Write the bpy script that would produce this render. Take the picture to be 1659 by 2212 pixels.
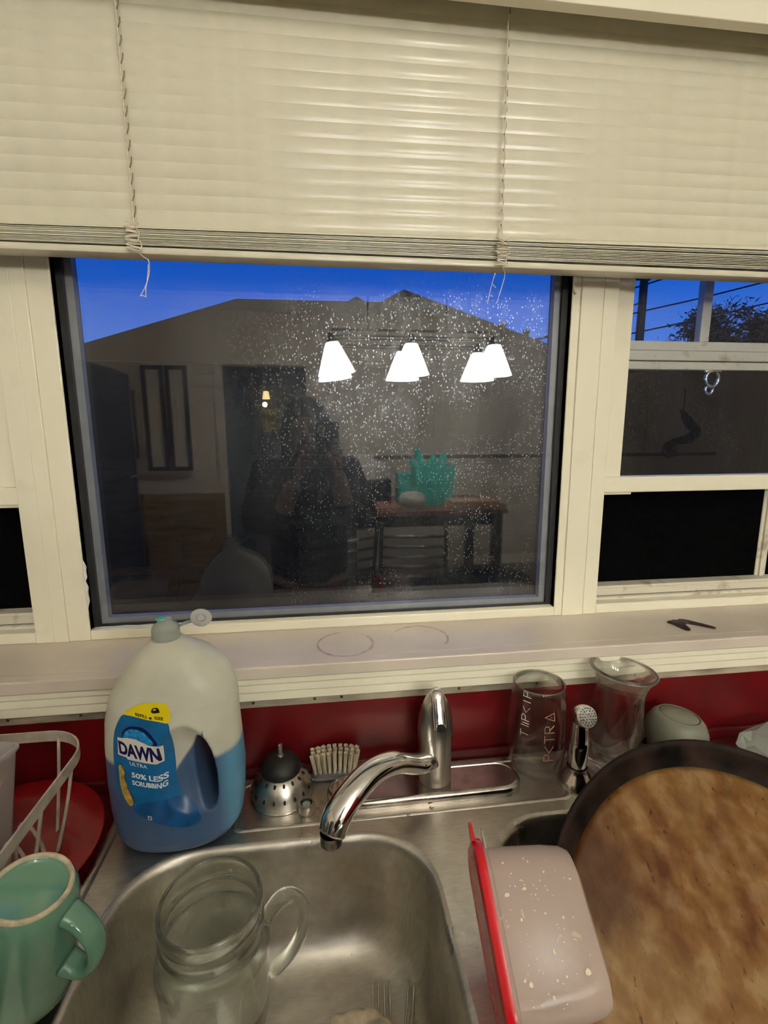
import bpy, bmesh, math, random
from mathutils import Vector, Matrix, Euler
from mathutils.bvhtree import BVHTree
for o in list(bpy.data.objects): bpy.data.objects.remove(o)
SC = bpy.context.scene; COL = SC.collection
random.seed(7)
PI = math.pi
# ------------------------------------------------------------------ camera
cd = bpy.data.cameras.new('camera'); cam = bpy.data.objects.new('camera', cd); COL.objects.link(cam)
cd.sensor_fit = 'HORIZONTAL'; cd.sensor_width = 36; cd.lens = 1047.25/1659*36
cd.clip_start = .005; cd.clip_end = 300
pit, yaw, rol = .17158276, -.12437387, -.00375648
cam.matrix_world = Matrix.Translation((0, -.643, .49)) @ Matrix.Rotation(yaw, 4, 'Z') @ Matrix.Rotation(PI/2-pit, 4, 'X') @ Matrix.Rotation(rol, 4, 'Z')
SC.camera = cam
SC.view_settings.view_transform = 'Standard'; SC.view_settings.look = 'None'
SC.view_settings.gamma = 1; SC.view_settings.use_curve_mapping = False
SC.view_settings.exposure = 0.50
# ------------------------------------------------------------------ dusk sky
W = bpy.data.worlds.new('dusk'); SC.world = W; W.use_nodes = True
nt = W.node_tree; nt.nodes.clear()
tc = nt.nodes.new('ShaderNodeTexCoord'); sp = nt.nodes.new('ShaderNodeSeparateXYZ'); rp = nt.nodes.new('ShaderNodeValToRGB')
bg = nt.nodes.new('ShaderNodeBackground'); wo = nt.nodes.new('ShaderNodeOutputWorld')
nt.links.new(tc.outputs['Generated'], sp.inputs[0]); nt.links.new(sp.outputs['Z'], rp.inputs[0])
nt.links.new(rp.outputs[0], bg.inputs[0]); nt.links.new(bg.outputs[0], wo.inputs[0])
e = rp.color_ramp.elements
e[0].position = 0; e[0].color = (.09, .21, .56, 1)
e[1].position = 1; e[1].color = (.004, .03, .2, 1)
for p_, c_ in ((.12, (.055, .165, .56, 1)), (.24, (.010, .090, .48, 1)), (.36, (.001, .058, .38, 1))):
    q = e.new(p_); q.color = c_
bg.inputs[1].default_value = .95
# ------------------------------------------------------------------ fill lamp added under the ceiling, out of view (its made-up fixture is below)
LX, LY, LZ = .42, -1.38, 1.44
ld = bpy.data.lights.new('ceiling_fill', 'POINT'); ld.energy = 6; ld.color = (1, .95, .84); ld.shadow_soft_size = .06
lo = bpy.data.objects.new('ceiling_fill', ld); COL.objects.link(lo); lo.location = (LX, LY, LZ-.12)

# ================================================================== helpers
def tag(o, label=None, cat=None, group=None, kind=None):
    if label: o['label'] = label
    if cat: o['category'] = cat
    if group: o['group'] = group
    if kind: o['kind'] = kind
    return o
def thing(name, label, cat, loc=(0, 0, 0), rot=(0, 0, 0), group=None):
    o = bpy.data.objects.new(name, None); COL.objects.link(o); o.location = loc; o.rotation_euler = rot
    o.empty_display_size = .02
    return tag(o, label, cat, group)
def link(name, me, m, parent=None, smooth=True, loc=None, rot=None):
    if smooth:
        for f in me.polygons: f.use_smooth = True
    if m is not None and not me.materials: me.materials.append(m)
    o = bpy.data.objects.new(name, me); COL.objects.link(o)
    if parent: o.parent = parent
    if loc: o.location = loc
    if rot: o.rotation_euler = rot
    return o
def obj(name, bm, m, parent=None, smooth=False, loc=None, rot=None, angle=None):
    me = bpy.data.meshes.new(name); bmesh.ops.recalc_face_normals(bm, faces=bm.faces)
    bm.to_mesh(me); bm.free()
    o = link(name, me, m, parent, smooth, loc, rot)
    if smooth and angle: me.set_sharp_from_angle(angle=math.radians(angle))
    return o
def BM(): return bmesh.new()
def box(bm, x0, x1, y0, y1, z0, z1, bev=0, mat=None):
    r = bmesh.ops.create_cube(bm, size=1); vs = r['verts']
    for v in vs: v.co = Vector((x0+(v.co.x+.5)*(x1-x0), y0+(v.co.y+.5)*(y1-y0), z0+(v.co.z+.5)*(z1-z0)))
    if bev:
        es = list({e for v in vs for e in v.link_edges})
        r = bmesh.ops.bevel(bm, geom=es, offset=bev, segments=2, affect='EDGES', profile=.5)
        vs = list({v for f in r['faces'] for v in f.verts} | {v for v in vs if v.is_valid})
    if mat is not None: bmesh.ops.transform(bm, matrix=mat, verts=[v for v in vs if v.is_valid])
    return bm
def rings(bm, loops, close=False, cap0=False, cap1=False):
    L = [[bm.verts.new(p) for p in lp] for lp in loops]; n = len(L[0])
    for a, b in zip(L, L[1:]+([L[0]] if close else [])):
        for i in range(n): bm.faces.new((a[i], a[(i+1) % n], b[(i+1) % n], b[i]))
    if cap0: bm.faces.new(L[0][::-1])
    if cap1: bm.faces.new(L[-1])
    return L
def lathe(bm, prof, seg=48, c=(0, 0, 0), cap0=False, cap1=False, mat=None, fn=None):
    lp = []
    for r, z in prof:
        l = []
        for i in range(seg):
            a = 2*PI*i/seg; rr = r if fn is None else fn(r, z, a)
            p = Vector((c[0]+rr*math.cos(a), c[1]+rr*math.sin(a), c[2]+z)); l.append(mat @ p if mat else p)
        lp.append(l)
    return rings(bm, lp, cap0=cap0, cap1=cap1)
def cr(pts, n=8):
    P = [Vector(p) for p in pts]; P = [P[0]*2-P[1]]+P+[P[-1]*2-P[-2]]; out = []
    for i in range(1, len(P)-2):
        for k in range(n):
            t = k/n; a, b, c, d = P[i-1:i+3]
            out.append(.5*((2*b)+(c-a)*t+(2*a-5*b+4*c-d)*t*t+(3*b-a-3*c+d)*t**3))
    out.append(P[-2]); return out
def tube(bm, path, rad, seg=12, closed=False, flat=1.0, up=None):
    P = [Vector(p) for p in path]; n = len(P); R = rad if isinstance(rad, (list, tuple)) else [rad]*n
    T = []
    for i in range(n):
        a = P[i-1] if (i or closed) else P[0]; b = P[(i+1) % n] if (i < n-1 or closed) else P[-1]
        T.append((b-a).normalized())
    u = Vector(up) if up else (Vector((0, 0, 1)) if abs(T[0].z) < .9 else Vector((1, 0, 0)))
    lp = []
    for i in range(n):
        u = (u-T[i]*u.dot(T[i])).normalized(); v = T[i].cross(u)
        lp.append([P[i]+(u*math.sin(2*PI*k/seg)*flat+v*math.cos(2*PI*k/seg))*R[i] for k in range(seg)])
    rings(bm, lp, close=closed, cap0=not closed, cap1=not closed)
def interp(rs, n):
    m = len(rs)-1; return [rs[min(int(i/(n-1)*m), m-1)]*(1-(i/(n-1)*m-min(int(i/(n-1)*m), m-1)))+rs[min(int(i/(n-1)*m), m-1)+1]*(i/(n-1)*m-min(int(i/(n-1)*m), m-1)) for i in range(n)]
def rrect(cx, cy, hx, hy, r, z, n=8, f=None):
    r = min(r, hx*.999, hy*.999); out = []
    for qx, qy, a0 in ((1, 1, 0), (-1, 1, PI/2), (-1, -1, PI), (1, -1, 1.5*PI)):
        for k in range(n+1):
            a = a0+PI/2*k/n; p = Vector((cx+qx*(hx-r)+r*math.cos(a), cy+qy*(hy-r)+r*math.sin(a), z)); out.append(f(p) if f else p)
    return out
def prism(bm, poly, d0, d1, plane='xy'):
    def P(a, b, d): return {'xy': (a, b, d), 'xz': (a, d, b), 'yz': (d, a, b)}[plane]
    A = [bm.verts.new(P(a, b, d0)) for a, b in poly]; B = [bm.verts.new(P(a, b, d1)) for a, b in poly]; n = len(poly)
    for i in range(n): bm.faces.new((A[i], A[(i+1) % n], B[(i+1) % n], B[i]))
    bm.faces.new(A[::-1]); bm.faces.new(B)

# ================================================================== materials
def new(name):
    m = bpy.data.materials.new(name); m.use_nodes = True; t = m.node_tree
    return m, t, t.nodes['Principled BSDF'], t.nodes['Material Output']
def rgb(r, g, b):
    f = lambda c: (c/255/12.92 if c/255 <= .04045 else ((c/255+.055)/1.055)**2.4)
    return (f(r), f(g), f(b), 1)
def noise(t, scale, detail=4, stretch=None, dist=0, coord='Object', w=None):
    tc = t.nodes.new('ShaderNodeTexCoord'); n = t.nodes.new('ShaderNodeTexNoise')
    n.inputs['Scale'].default_value = scale; n.inputs['Detail'].default_value = detail; n.inputs['Distortion'].default_value = dist
    mp = t.nodes.new('ShaderNodeMapping'); t.links.new(tc.outputs[coord], mp.inputs[0]); t.links.new(mp.outputs[0], n.inputs[0])
    if stretch: mp.inputs['Scale'].default_value = stretch
    return n.outputs[0]
def ramp(t, src, stops):
    r = t.nodes.new('ShaderNodeValToRGB'); t.links.new(src, r.inputs[0]); e = r.color_ramp.elements
    while len(e) < len(stops): e.new(.5)
    for q, (p, c) in zip(e, stops): q.position = p; q.color = c if len(c) == 4 else (*c, 1)
    return r.outputs[0]
def bump(t, src, s, dist=.001):
    b = t.nodes.new('ShaderNodeBump'); b.inputs['Strength'].default_value = s; b.inputs['Distance'].default_value = dist
    t.links.new(src, b.inputs['Height']); return b.outputs[0]
def mixc(t, fac, a, b):
    m = t.nodes.new('ShaderNodeMix'); m.data_type = 'RGBA'
    if hasattr(fac, 'links'): t.links.new(fac, m.inputs[0])
    else: m.inputs[0].default_value = fac
    for s, v in ((m.inputs[6], a), (m.inputs[7], b)):
        if hasattr(v, 'links'): t.links.new(v, s)
        else: s.default_value = v
    return m.outputs[2]
def M(t, op, a, b=None, c=None, clamp=False):
    m = t.nodes.new('ShaderNodeMath'); m.operation = op; m.use_clamp = clamp
    for s, v in zip(m.inputs, (a, b, c)):
        if v is None: continue
        if hasattr(v, 'links'): t.links.new(v, s)
        else: s.default_value = v
    return m.outputs[0]
def plain(name, col, rough=.5, metal=0, var=.06, scale=30, bmp=0, stretch=None, spec=None, coat=0, trans=0, ior=None, emis=None):
    m, t, b, o = new(name)
    c2 = tuple(max(0, x*(1-var*2)) for x in col[:3])+(1,); c1 = tuple(min(1, x*(1+var)) for x in col[:3])+(1,)
    n = noise(t, scale, 4, stretch); c = ramp(t, n, [(.3, c2), (.7, c1)])
    t.links.new(c, b.inputs['Base Color'])
    b.inputs['Roughness'].default_value = rough; b.inputs['Metallic'].default_value = metal
    if spec is not None: b.inputs['Specular IOR Level'].default_value = spec
    if coat: b.inputs['Coat Weight'].default_value = coat
    if trans: b.inputs['Transmission Weight'].default_value = trans
    if ior: b.inputs['IOR'].default_value = ior
    if bmp: t.links.new(bump(t, n, bmp), b.inputs['Normal'])
    if emis: b.inputs['Emission Color'].default_value = emis[0]; b.inputs['Emission Strength'].default_value = emis[1]
    return m
CREAM = (.80, .735, .575, 1)
m_slat = plain('blind_vinyl', (.73, .695, .55, 1), .22, var=.02, scale=40, bmp=.02)
m_cord = plain('cord', (.76, .70, .56, 1), .8, var=.1, scale=300)
# painted trim with grime
def paint_mat(name, base, grime=.25, rough=.4, gscale=14):
    m, t, b, o = new(name)
    n = noise(t, gscale, 8, (1, 1, 1)); f = ramp(t, n, [(.6, (0, 0, 0)), (.72, (1, 1, 1))])
    n2 = noise(t, 260, 3); s = ramp(t, n2, [(.72, (0, 0, 0)), (.76, (1, 1, 1))])
    f2 = M(t, 'MULTIPLY', f, grime); f3 = M(t, 'MAXIMUM', f2, M(t, 'MULTIPLY', s, grime*.8))
    c = mixc(t, f3, base, (.33, .27, .17, 1)); t.links.new(c, b.inputs['Base Color'])
    b.inputs['Roughness'].default_value = rough
    t.links.new(bump(t, noise(t, 60, 5), .15, .0006), b.inputs['Normal']); return m
m_trim = paint_mat('painted_trim', (.88, .84, .665, 1), .10)
m_dirty = paint_mat('dirty_trim', (.70, .66, .54, 1), .8, gscale=30)
m_alu = plain('aluminium', (.30, .31, .33, 1), .5, metal=.3, var=.05, scale=60, bmp=.1)
m_strip = plain('grimy_metal_strip', (.50, .44, .33, 1), .45, metal=.35, var=.3, scale=50, stretch=(.3, 1, 1))
m_gasket = plain('dark_rebate', (.018, .018, .02, 1), .6, var=.2)
m_nail = plain('nail_head', (.05, .035, .025, 1), .6)
m_wall = plain('wall_paint', (.74, .69, .56, 1), .7, var=.03, scale=8, bmp=.05)
m_wallb = plain('back_wall_paint', (.68, .60, .50, 1), .75, var=.04, scale=5)
m_ceil = plain('ceiling_paint', (.82, .8, .74, 1), .8, var=.02)
m_floor = plain('vinyl_floor', (.18, .15, .12, 1), .5, var=.15, scale=6)
m_red = plain('red_backsplash', (.13, .002, .004, 1), .36, var=.18, scale=9, bmp=.03)
m_redc = plain('red_counter', (.10, .004, .006, 1), .4, var=.15, scale=14)
m_black = plain('black_screen_mesh', (.004, .004, .0045, 1), 1, var=.2, scale=90, spec=0)
m_white = plain('white_plastic', (.8, .8, .78, 1), .4)
m_darkwood = plain('dark_wood', (.05, .03, .02, 1), .4, var=.3, scale=8, stretch=(1, 1, 8))
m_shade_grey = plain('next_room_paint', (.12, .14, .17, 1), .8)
# sill with the two wine coloured rings
def sill_mat():
    m, t, b, o = new('sill_paint'); tc = t.nodes.new('ShaderNodeTexCoord'); s = t.nodes.new('ShaderNodeSeparateXYZ')
    t.links.new(tc.outputs['Object'], s.inputs[0]); x, y = s.outputs[0], s.outputs[1]
    tot = None
    for cx, cy, r, a0, a1, st in ((.0262, .039, .041, -3.3, 1.2, .75), (.1405, .045, .043, -.3, 3.3, .55)):
        dx = M(t, 'SUBTRACT', x, cx); dy = M(t, 'SUBTRACT', y, cy)
        d = M(t, 'SQRT', M(t, 'ADD', M(t, 'MULTIPLY', dx, dx), M(t, 'MULTIPLY', dy, dy)))
        q = M(t, 'ABSOLUTE', M(t, 'SUBTRACT', d, r)); w = M(t, 'MULTIPLY_ADD', noise(t, 55, 3), .009, -.0015)
        v = M(t, 'SUBTRACT', 1, M(t, 'DIVIDE', q, w), clamp=True); v = M(t, 'MULTIPLY', v, st*2, clamp=True)
        # the arc that is missing
        ang = M(t, 'ARCTAN2', dy, dx)
        if a0 < -3: g = M(t, 'SUBTRACT', 1, M(t, 'MULTIPLY', M(t, 'COMPARE', ang, 1.15, .55), .8))
        else: g = M(t, 'COMPARE', ang, .9, 1.6)
        v = M(t, 'MULTIPLY', M(t, 'MULTIPLY', v, g), ramp(t, noise(t, 40, 2), [(.3, (.25,)*3), (.6, (1,)*3)]))
        tot = v if tot is None else M(t, 'MAXIMUM', tot, v)
    base = ramp(t, noise(t, 9, 5), [(.3, (.60, .52, .44)), (.75, (.72, .64, .54))])
    sp = ramp(t, noise(t, 300, 2), [(.7, (0, 0, 0)), (.76, (.35,)*3)])
    base = mixc(t, sp, base, (.3, .25, .2, 1))
    c = mixc(t, M(t, 'MULTIPLY', tot, .7), base, (.25, .10, .13, 1))
    t.links.new(c, b.inputs['Base Color']); b.inputs['Roughness'].default_value = .33
    t.links.new(bump(t, noise(t, 35, 4), .12, .001), b.inputs['Normal']); return m
m_sill = sill_mat()
# stainless steel
def steel(name, col=(.50, .475, .43, 1), r0=.22, r1=.38, scratch=(2, 40, 2), bmp=.05, aniso=.0, spots=True):
    m, t, b, o = new(name); b.inputs['Metallic'].default_value = 1
    n = noise(t, 12, 6, scratch); c = ramp(t, n, [(.25, tuple(x*.8 for x in col[:3])), (.75, col)])
    if spots:
        w = ramp(t, noise(t, 22, 8, None, 1.5), [(.45, (0,)*3), (.85, (.45,)*3)]); c = mixc(t, w, c, (.34, .31, .26, 1))
    t.links.new(c, b.inputs['Base Color'])
    r = t.nodes.new('ShaderNodeMapRange'); t.links.new(noise(t, 18, 6), r.inputs[0]); r.inputs[1].default_value = .3; r.inputs[2].default_value = .7; r.inputs[3].default_value = r0; r.inputs[4].default_value = r1
    t.links.new(r.outputs[0], b.inputs['Roughness'])
    if bmp: t.links.new(bump(t, noise(t, 60, 6, scratch), bmp, .0006), b.inputs['Normal'])
    return m
m_sink = steel('sink_steel', (.70, .655, .58, 1), .25, .42, (6, 30, 6), .08)
m_brushed = steel('brushed_nickel', (.62, .59, .54, 1), .25, .36, (30, 30, 2), .03)
m_chrome = plain('chrome', (.78, .77, .75, 1), .09, metal=1, var=.06, scale=60)
m_chromed = plain('deckplate_chrome', (.62, .58, .54, 1), .17, metal=1, var=.18, scale=45)
m_fork = plain('fork_steel', (.6, .57, .52, 1), .22, metal=1, var=.1)
m_rubber = plain('black_rubber', (.012, .011, .010, 1), .55, var=.4, scale=60, bmp=.3)
m_hole = plain('dark_hole', (.008, .008, .008, 1), .9)
def glassm(name, col=(1, 1, 1, 1), rough=0.0, ior=1.45, thin=.2):
    m, t, b, o = new(name); b.inputs['Base Color'].default_value = col; b.inputs['Roughness'].default_value = rough
    b.inputs['Transmission Weight'].default_value = 1; b.inputs['IOR'].default_value = ior
    n = noise(t, 25, 3); r = t.nodes.new('ShaderNodeMapRange'); t.links.new(n, r.inputs[0]); r.inputs[1].default_value = .45; r.inputs[2].default_value = .8
    r.inputs[3].default_value = rough; r.inputs[4].default_value = rough+.05; t.links.new(r.outputs[0], b.inputs['Roughness'])
    tr = t.nodes.new('ShaderNodeBsdfTransparent'); tr.inputs[0].default_value = (.97, .98, .96, 1); mx = t.nodes.new('ShaderNodeMixShader'); mx.inputs[0].default_value = thin
    t.links.new(b.outputs[0], mx.inputs[1]); t.links.new(tr.outputs[0], mx.inputs[2]); t.links.new(mx.outputs[0], o.inputs[0]); return m
m_glass = glassm('clear_glass', (1, 1, .99, 1))
m_thin = glassm('thin_tumbler_glass', (1, 1, 1, 1), thin=.35)
m_glassg = glassm('greenish_jar_glass', (.93, .97, .93, 1))
# pane: one thin sheet, Fresnel reflection, dried water spots and a film of dust
def pane_mat(name, film=.03, spots=1.0, gain=2.0):
    m, t, b, o = new(name); t.nodes.remove(b)
    tr = t.nodes.new('ShaderNodeBsdfTransparent'); tr.inputs[0].default_value = (.93, .95, .97, 1)
    gl = t.nodes.new('ShaderNodeBsdfGlossy'); gl.inputs['Roughness'].default_value = 0
    fr = t.nodes.new('ShaderNodeFresnel'); fr.inputs[0].default_value = 1.45
    k = M(t, 'MULTIPLY', fr.outputs[0], gain, clamp=True)
    mx = t.nodes.new('ShaderNodeMixShader'); t.links.new(k, mx.inputs[0]); t.links.new(tr.outputs[0], mx.inputs[1]); t.links.new(gl.outputs[0], mx.inputs[2])
    out = mx.outputs[0]
    # broad dust film: scatters light round the reflected lamps
    rg = t.nodes.new('ShaderNodeBsdfGlossy'); rg.inputs['Roughness'].default_value = .42; rg.inputs[0].default_value = (.8, .82, .85, 1)
    tcn = t.nodes.new('ShaderNodeTexCoord')
    f = M(t, 'MULTIPLY', ramp(t, noise(t, 16, 6, (1, 1, .35)), [(.35, (.25,)*3), (.7, (1,)*3)]), film)
    m2 = t.nodes.new('ShaderNodeMixShader'); t.links.new(f, m2.inputs[0]); t.links.new(out, m2.inputs[1]); t.links.new(rg.outputs[0], m2.inputs[2]); out = m2.outputs[0]
    if spots:
        vo = t.nodes.new('ShaderNodeTexVoronoi'); vo.inputs['Scale'].default_value = 290; mp = t.nodes.new('ShaderNodeMapping'); mp.inputs['Scale'].default_value = (1, 0, .62)
        t.links.new(tcn.outputs['Object'], mp.inputs[0]); t.links.new(mp.outputs[0], vo.inputs[0]); vo.inputs['Randomness'].default_value = 1
        d = ramp(t, vo.outputs['Distance'], [(.16, (1,)*3), (.30, (0,)*3)])
        msk = ramp(t, noise(t, 9, 6), [(.34, (.12,)*3), (.62, (1,)*3)]); fine = ramp(t, noise(t, 120, 4, (1, 1, .3)), [(.5, (0,)*3), (.75, (.6,)*3)])
        s = t.nodes.new('ShaderNodeSeparateXYZ'); t.links.new(tcn.outputs['Object'], s.inputs[0])
        side = t.nodes.new('ShaderNodeMapRange'); side.interpolation_type = 'SMOOTHSTEP'; t.links.new(s.outputs[0], side.inputs[0]); side.inputs[1].default_value = -.25; side.inputs[2].default_value = .10
        q = M(t, 'MULTIPLY', M(t, 'MULTIPLY', M(t, 'MAXIMUM', d, M(t, 'MULTIPLY', fine, .35)), msk), side.outputs[0]); q = M(t, 'MULTIPLY', q, .42*spots)
        sg = t.nodes.new('ShaderNodeBsdfGlossy'); sg.inputs['Roughness'].default_value = .3; sg.inputs[0].default_value = (.9, .95, 1, 1)
        m3 = t.nodes.new('ShaderNodeMixShader'); t.links.new(q, m3.inputs[0]); t.links.new(out, m3.inputs[1]); t.links.new(sg.outputs[0], m3.inputs[2]); out = m3.outputs[0]
    t.links.new(out, o.inputs[0]); return m
m_pane_in = pane_mat('window_glass_inner', .02, 0)
m_pane_out = pane_mat('window_glass_outer', .035, 1.0)
m_pane_side = pane_mat('side_window_glass', .03, .25)
m_text_white = plain('label_white_ink', (.72, .74, .74, 1), .4, var=.02)
m_letter = plain('printed_rose_letters', (.75, .42, .30, 1), .4, var=.05)
m_letterw = plain('printed_pale_letters', (.70, .62, .55, 1), .4, var=.05)

# ================================================================== room shell
def struct(name, bm, m, smooth=False, parent=None, **k):
    o = obj(name, bm, m, parent, smooth, **k); o['kind'] = 'structure' if not parent else o.get('kind', '')
    if parent: del o['kind']
    return o
RX0, RX1, RY1, FZ, CZ = -1.86, 4.15, -3.83, -.91, 1.53
WX0, WX1 = -.86, .885          # window recess
bm = BM()
box(bm, RX0-.15, WX0, 0, .2, FZ, CZ); box(bm, WX1, RX1+.15, 0, .2, FZ, CZ)
box(bm, WX0, WX1, 0, .2, 1.045, CZ); box(bm, WX0, WX1, 0, .2, FZ, .155)
struct('wall_front', bm, m_wall)
bm = BM(); box(bm, RX0-.15, RX1+.15, RY1-2.2, .2, FZ-.1, FZ); struct('floor', bm, m_floor)
bm = BM(); box(bm, RX0-.15, RX1+.15, RY1-2.2, .2, CZ, CZ+.1); struct('ceiling', bm, m_ceil)
bm = BM(); box(bm, RX0-.15, RX0, RY1-2.2, 0, FZ, CZ); struct('wall_left', bm, m_wallb)
bm = BM(); box(bm, RX1, RX1+.15, RY1-2.2, 0, FZ, CZ); struct('wall_right', bm, m_wallb)
DX0, DX1, DZ = -.90, -.14, 1.06
bm = BM(); box(bm, RX0, DX0, RY1-.1, RY1, FZ, CZ); box(bm, DX1, RX1, RY1-.1, RY1, FZ, CZ); box(bm, DX0, DX1, RY1-.1, RY1, DZ, CZ)
struct('wall_back', bm, m_wallb)
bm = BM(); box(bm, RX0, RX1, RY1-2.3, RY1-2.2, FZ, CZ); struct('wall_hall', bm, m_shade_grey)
bm = BM()
for a, b_ in ((DX0-.07, DX0), (DX1, DX1+.07)): box(bm, a, b_, RY1, RY1+.02, FZ, DZ+.07, .003)
box(bm, DX0, DX1, RY1, RY1+.02, DZ, DZ+.07, .003); struct('trim_5', bm, m_wallb)
bm = BM(); box(bm, DX1+.07, RX1, RY1, RY1+.02, .19, .225, .004); struct('trim_6', bm, plain('chair_rail', (.16, .13, .10, 1), .5))
bm = BM(); box(bm, DX1+.07, RX1, RY1, RY1+.015, FZ, FZ+.1, .004); struct('baseboard_back', bm, m_trim)
# head casing above the recess
bm = BM(); box(bm, WX0-.08, WX1+.08, -.003, 0, .989, 1.11, .001); box(bm, WX0, WX1, -.001, .0115, .989, 1.045); struct('trim_4', bm, m_trim)
bm = BM(); box(bm, WX0-.07, WX0, -.003, 0, .173, .989, .001); box(bm, WX1, WX1+.07, -.003, 0, .173, .989, .001); struct('trim_7', bm, m_trim)
# sill board and stepped apron
bm = BM(); box(bm, WX0-.09, WX1+.09, -.02, 0, .155, .173, .002); box(bm, WX0, WX1, -.001, .135, .150, .173, .0); struct('trim_1', bm, m_sill)
bm = BM()
X0, X1 = WX0-.09, WX1+.09
prof = [(0, .1185), (-.0095, .1185), (-.0105, .1195), (-.0105, .1305), (-.0085, .1315), (-.0125, .133), (-.0135, .134), (-.0135, .1435), (-.0115, .1445), (-.0155, .146), (-.0165, .147), (-.0165, .154), (-.018, .1552), (0, .1552)]
prism(bm, prof, X0, X1, 'yz'); struct('trim_2', bm, m_trim)
o = None
bm = BM(); box(bm, X0, X1, -.004, 0, .105, .1187, .0008); o = struct('trim_3', bm, m_strip)
for nx in (-.42, -.33, .018, -.105, .19, .31, .42, -.02, .47):
    bm = BM(); lathe(bm, [(.0001, .0012), (.0016, .001), (.0022, 0)], 10, mat=Matrix.Translation((nx, -.004, .1125)) @ Matrix.Rotation(PI/2, 4, 'X')); obj('nail', bm, m_nail, o)
# red backsplash
bm = BM(); box(bm, RX0, RX1, -.003, 0, -.006, .105); o = struct('trim_8', bm, m_red)
bm = BM(); box(bm, RX0, RX1, -.009, -.003, -.006, .013, .002); obj('coving', bm, m_redc, o)

# ------------------------------------------------------------------ windows
def board(bm, x0, x1, y, z0, z1, d=.03, bev=.0012): box(bm, x0, x1, y, y+d, z0, z1, bev)
ZS, ZT = .173, 1.045
w1 = thing('window_1', None, None); w1['kind'] = 'structure'
w2 = thing('window_2', None, None); w2['kind'] = 'structure'
w3 = thing('window_3', None, None); w3['kind'] = 'structure'
for (n_, strips) in (('mullion', ((-.4335, -.4075, .100), (-.4075, -.3875, .0985), (-.3875, -.357, .1005))), ('mullion', ((.3848, .3985, .1015), (.3985, .4352, .0990), (.4362, .4605, .1005)))):
    bm = BM()
    for a, b_, y in strips: board(bm, a, b_, y, ZS, ZT, .05)
    box(bm, strips[0][0], strips[-1][1], .104, .16, ZS, ZT)
    obj(n_, bm, m_trim, w1)
# chipped paint on mullions
for (x, z, s, k) in ((-.3565, .245, .016, 0), (-.3562, .28, .012, 1)):
    bm = BM(); pl = [(0, -s*1.3), (.0035, -s*.6), (.0025, s*.2), (.004, s*.7), (.0008, s*1.4), (0, s*1.5)]
    prism(bm, [(x+a, z+c) for a, c in pl], .1, .1025, 'xz'); obj('paint_chip', bm, m_white, w1)
bm = BM(); tube(bm, cr([(.386, .0985, .718), (.3825, .096, .708), (.384, .097, .698), (.389, .0985, .690)], 5), .0022, 8, flat=.6); obj('paint_drip', bm, m_trim, w1)
# bottom rail of the centre light
bm = BM(); box(bm, -.357, .3848, .1005, .14, ZS, .1885, .002); obj('bottom_rail', bm, m_trim, w1)
bm = BM(); pl = [(-.357, .1885)]+[(x/1000, .1885+.0012+random.random()*.0016) for x in range(-345, -200, 18)]+[(-.19, .1885)]
prism(bm, pl, .101, .112, 'xz'); obj('paint_edge', bm, m_white, w1)
# dark rebate, grey spacer, panes
def frame(bm, x0, x1, z0, z1, wx, wz0, wz1, y0, y1):
    box(bm, x0, x0+wx, y0, y1, z0, z1); box(bm, x1-wx, x1, y0, y1, z0, z1); box(bm, x0+wx, x1-wx, y0, y1, z0, z0+wz0); box(bm, x0+wx, x1-wx, y0, y1, z1-wz1, z1)
bm = BM(); frame(bm, -.359, .3865, .186, ZT, .011, .005, .01, .115, .16); obj('rebate', bm, m_gasket, w1)
bm = BM(); frame(bm, -.348, .3755, .191, ZT-.01, .0105, .0095, .01, .1215, .134); obj('glass_spacer', bm, m_alu, w1)
def quad(bm, x0, x1, y, z0, z1): box(bm, x0, x1, y, y+.0004, z0, z1)
def pane(bm, x0, x1, y, z0, z1): bm.faces.new([bm.verts.new(p) for p in ((x0, y, z0), (x1, y, z0), (x1, y, z1), (x0, y, z1))])
bm = BM(); pane(bm, -.348, .3755, .1205, .191, ZT-.01); obj('glass', bm, m_pane_in, w1)
bm = BM(); pane(bm, -.340, .367, .1345, .198, ZT-.015); obj('glass', bm, m_pane_out, w1)
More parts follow.
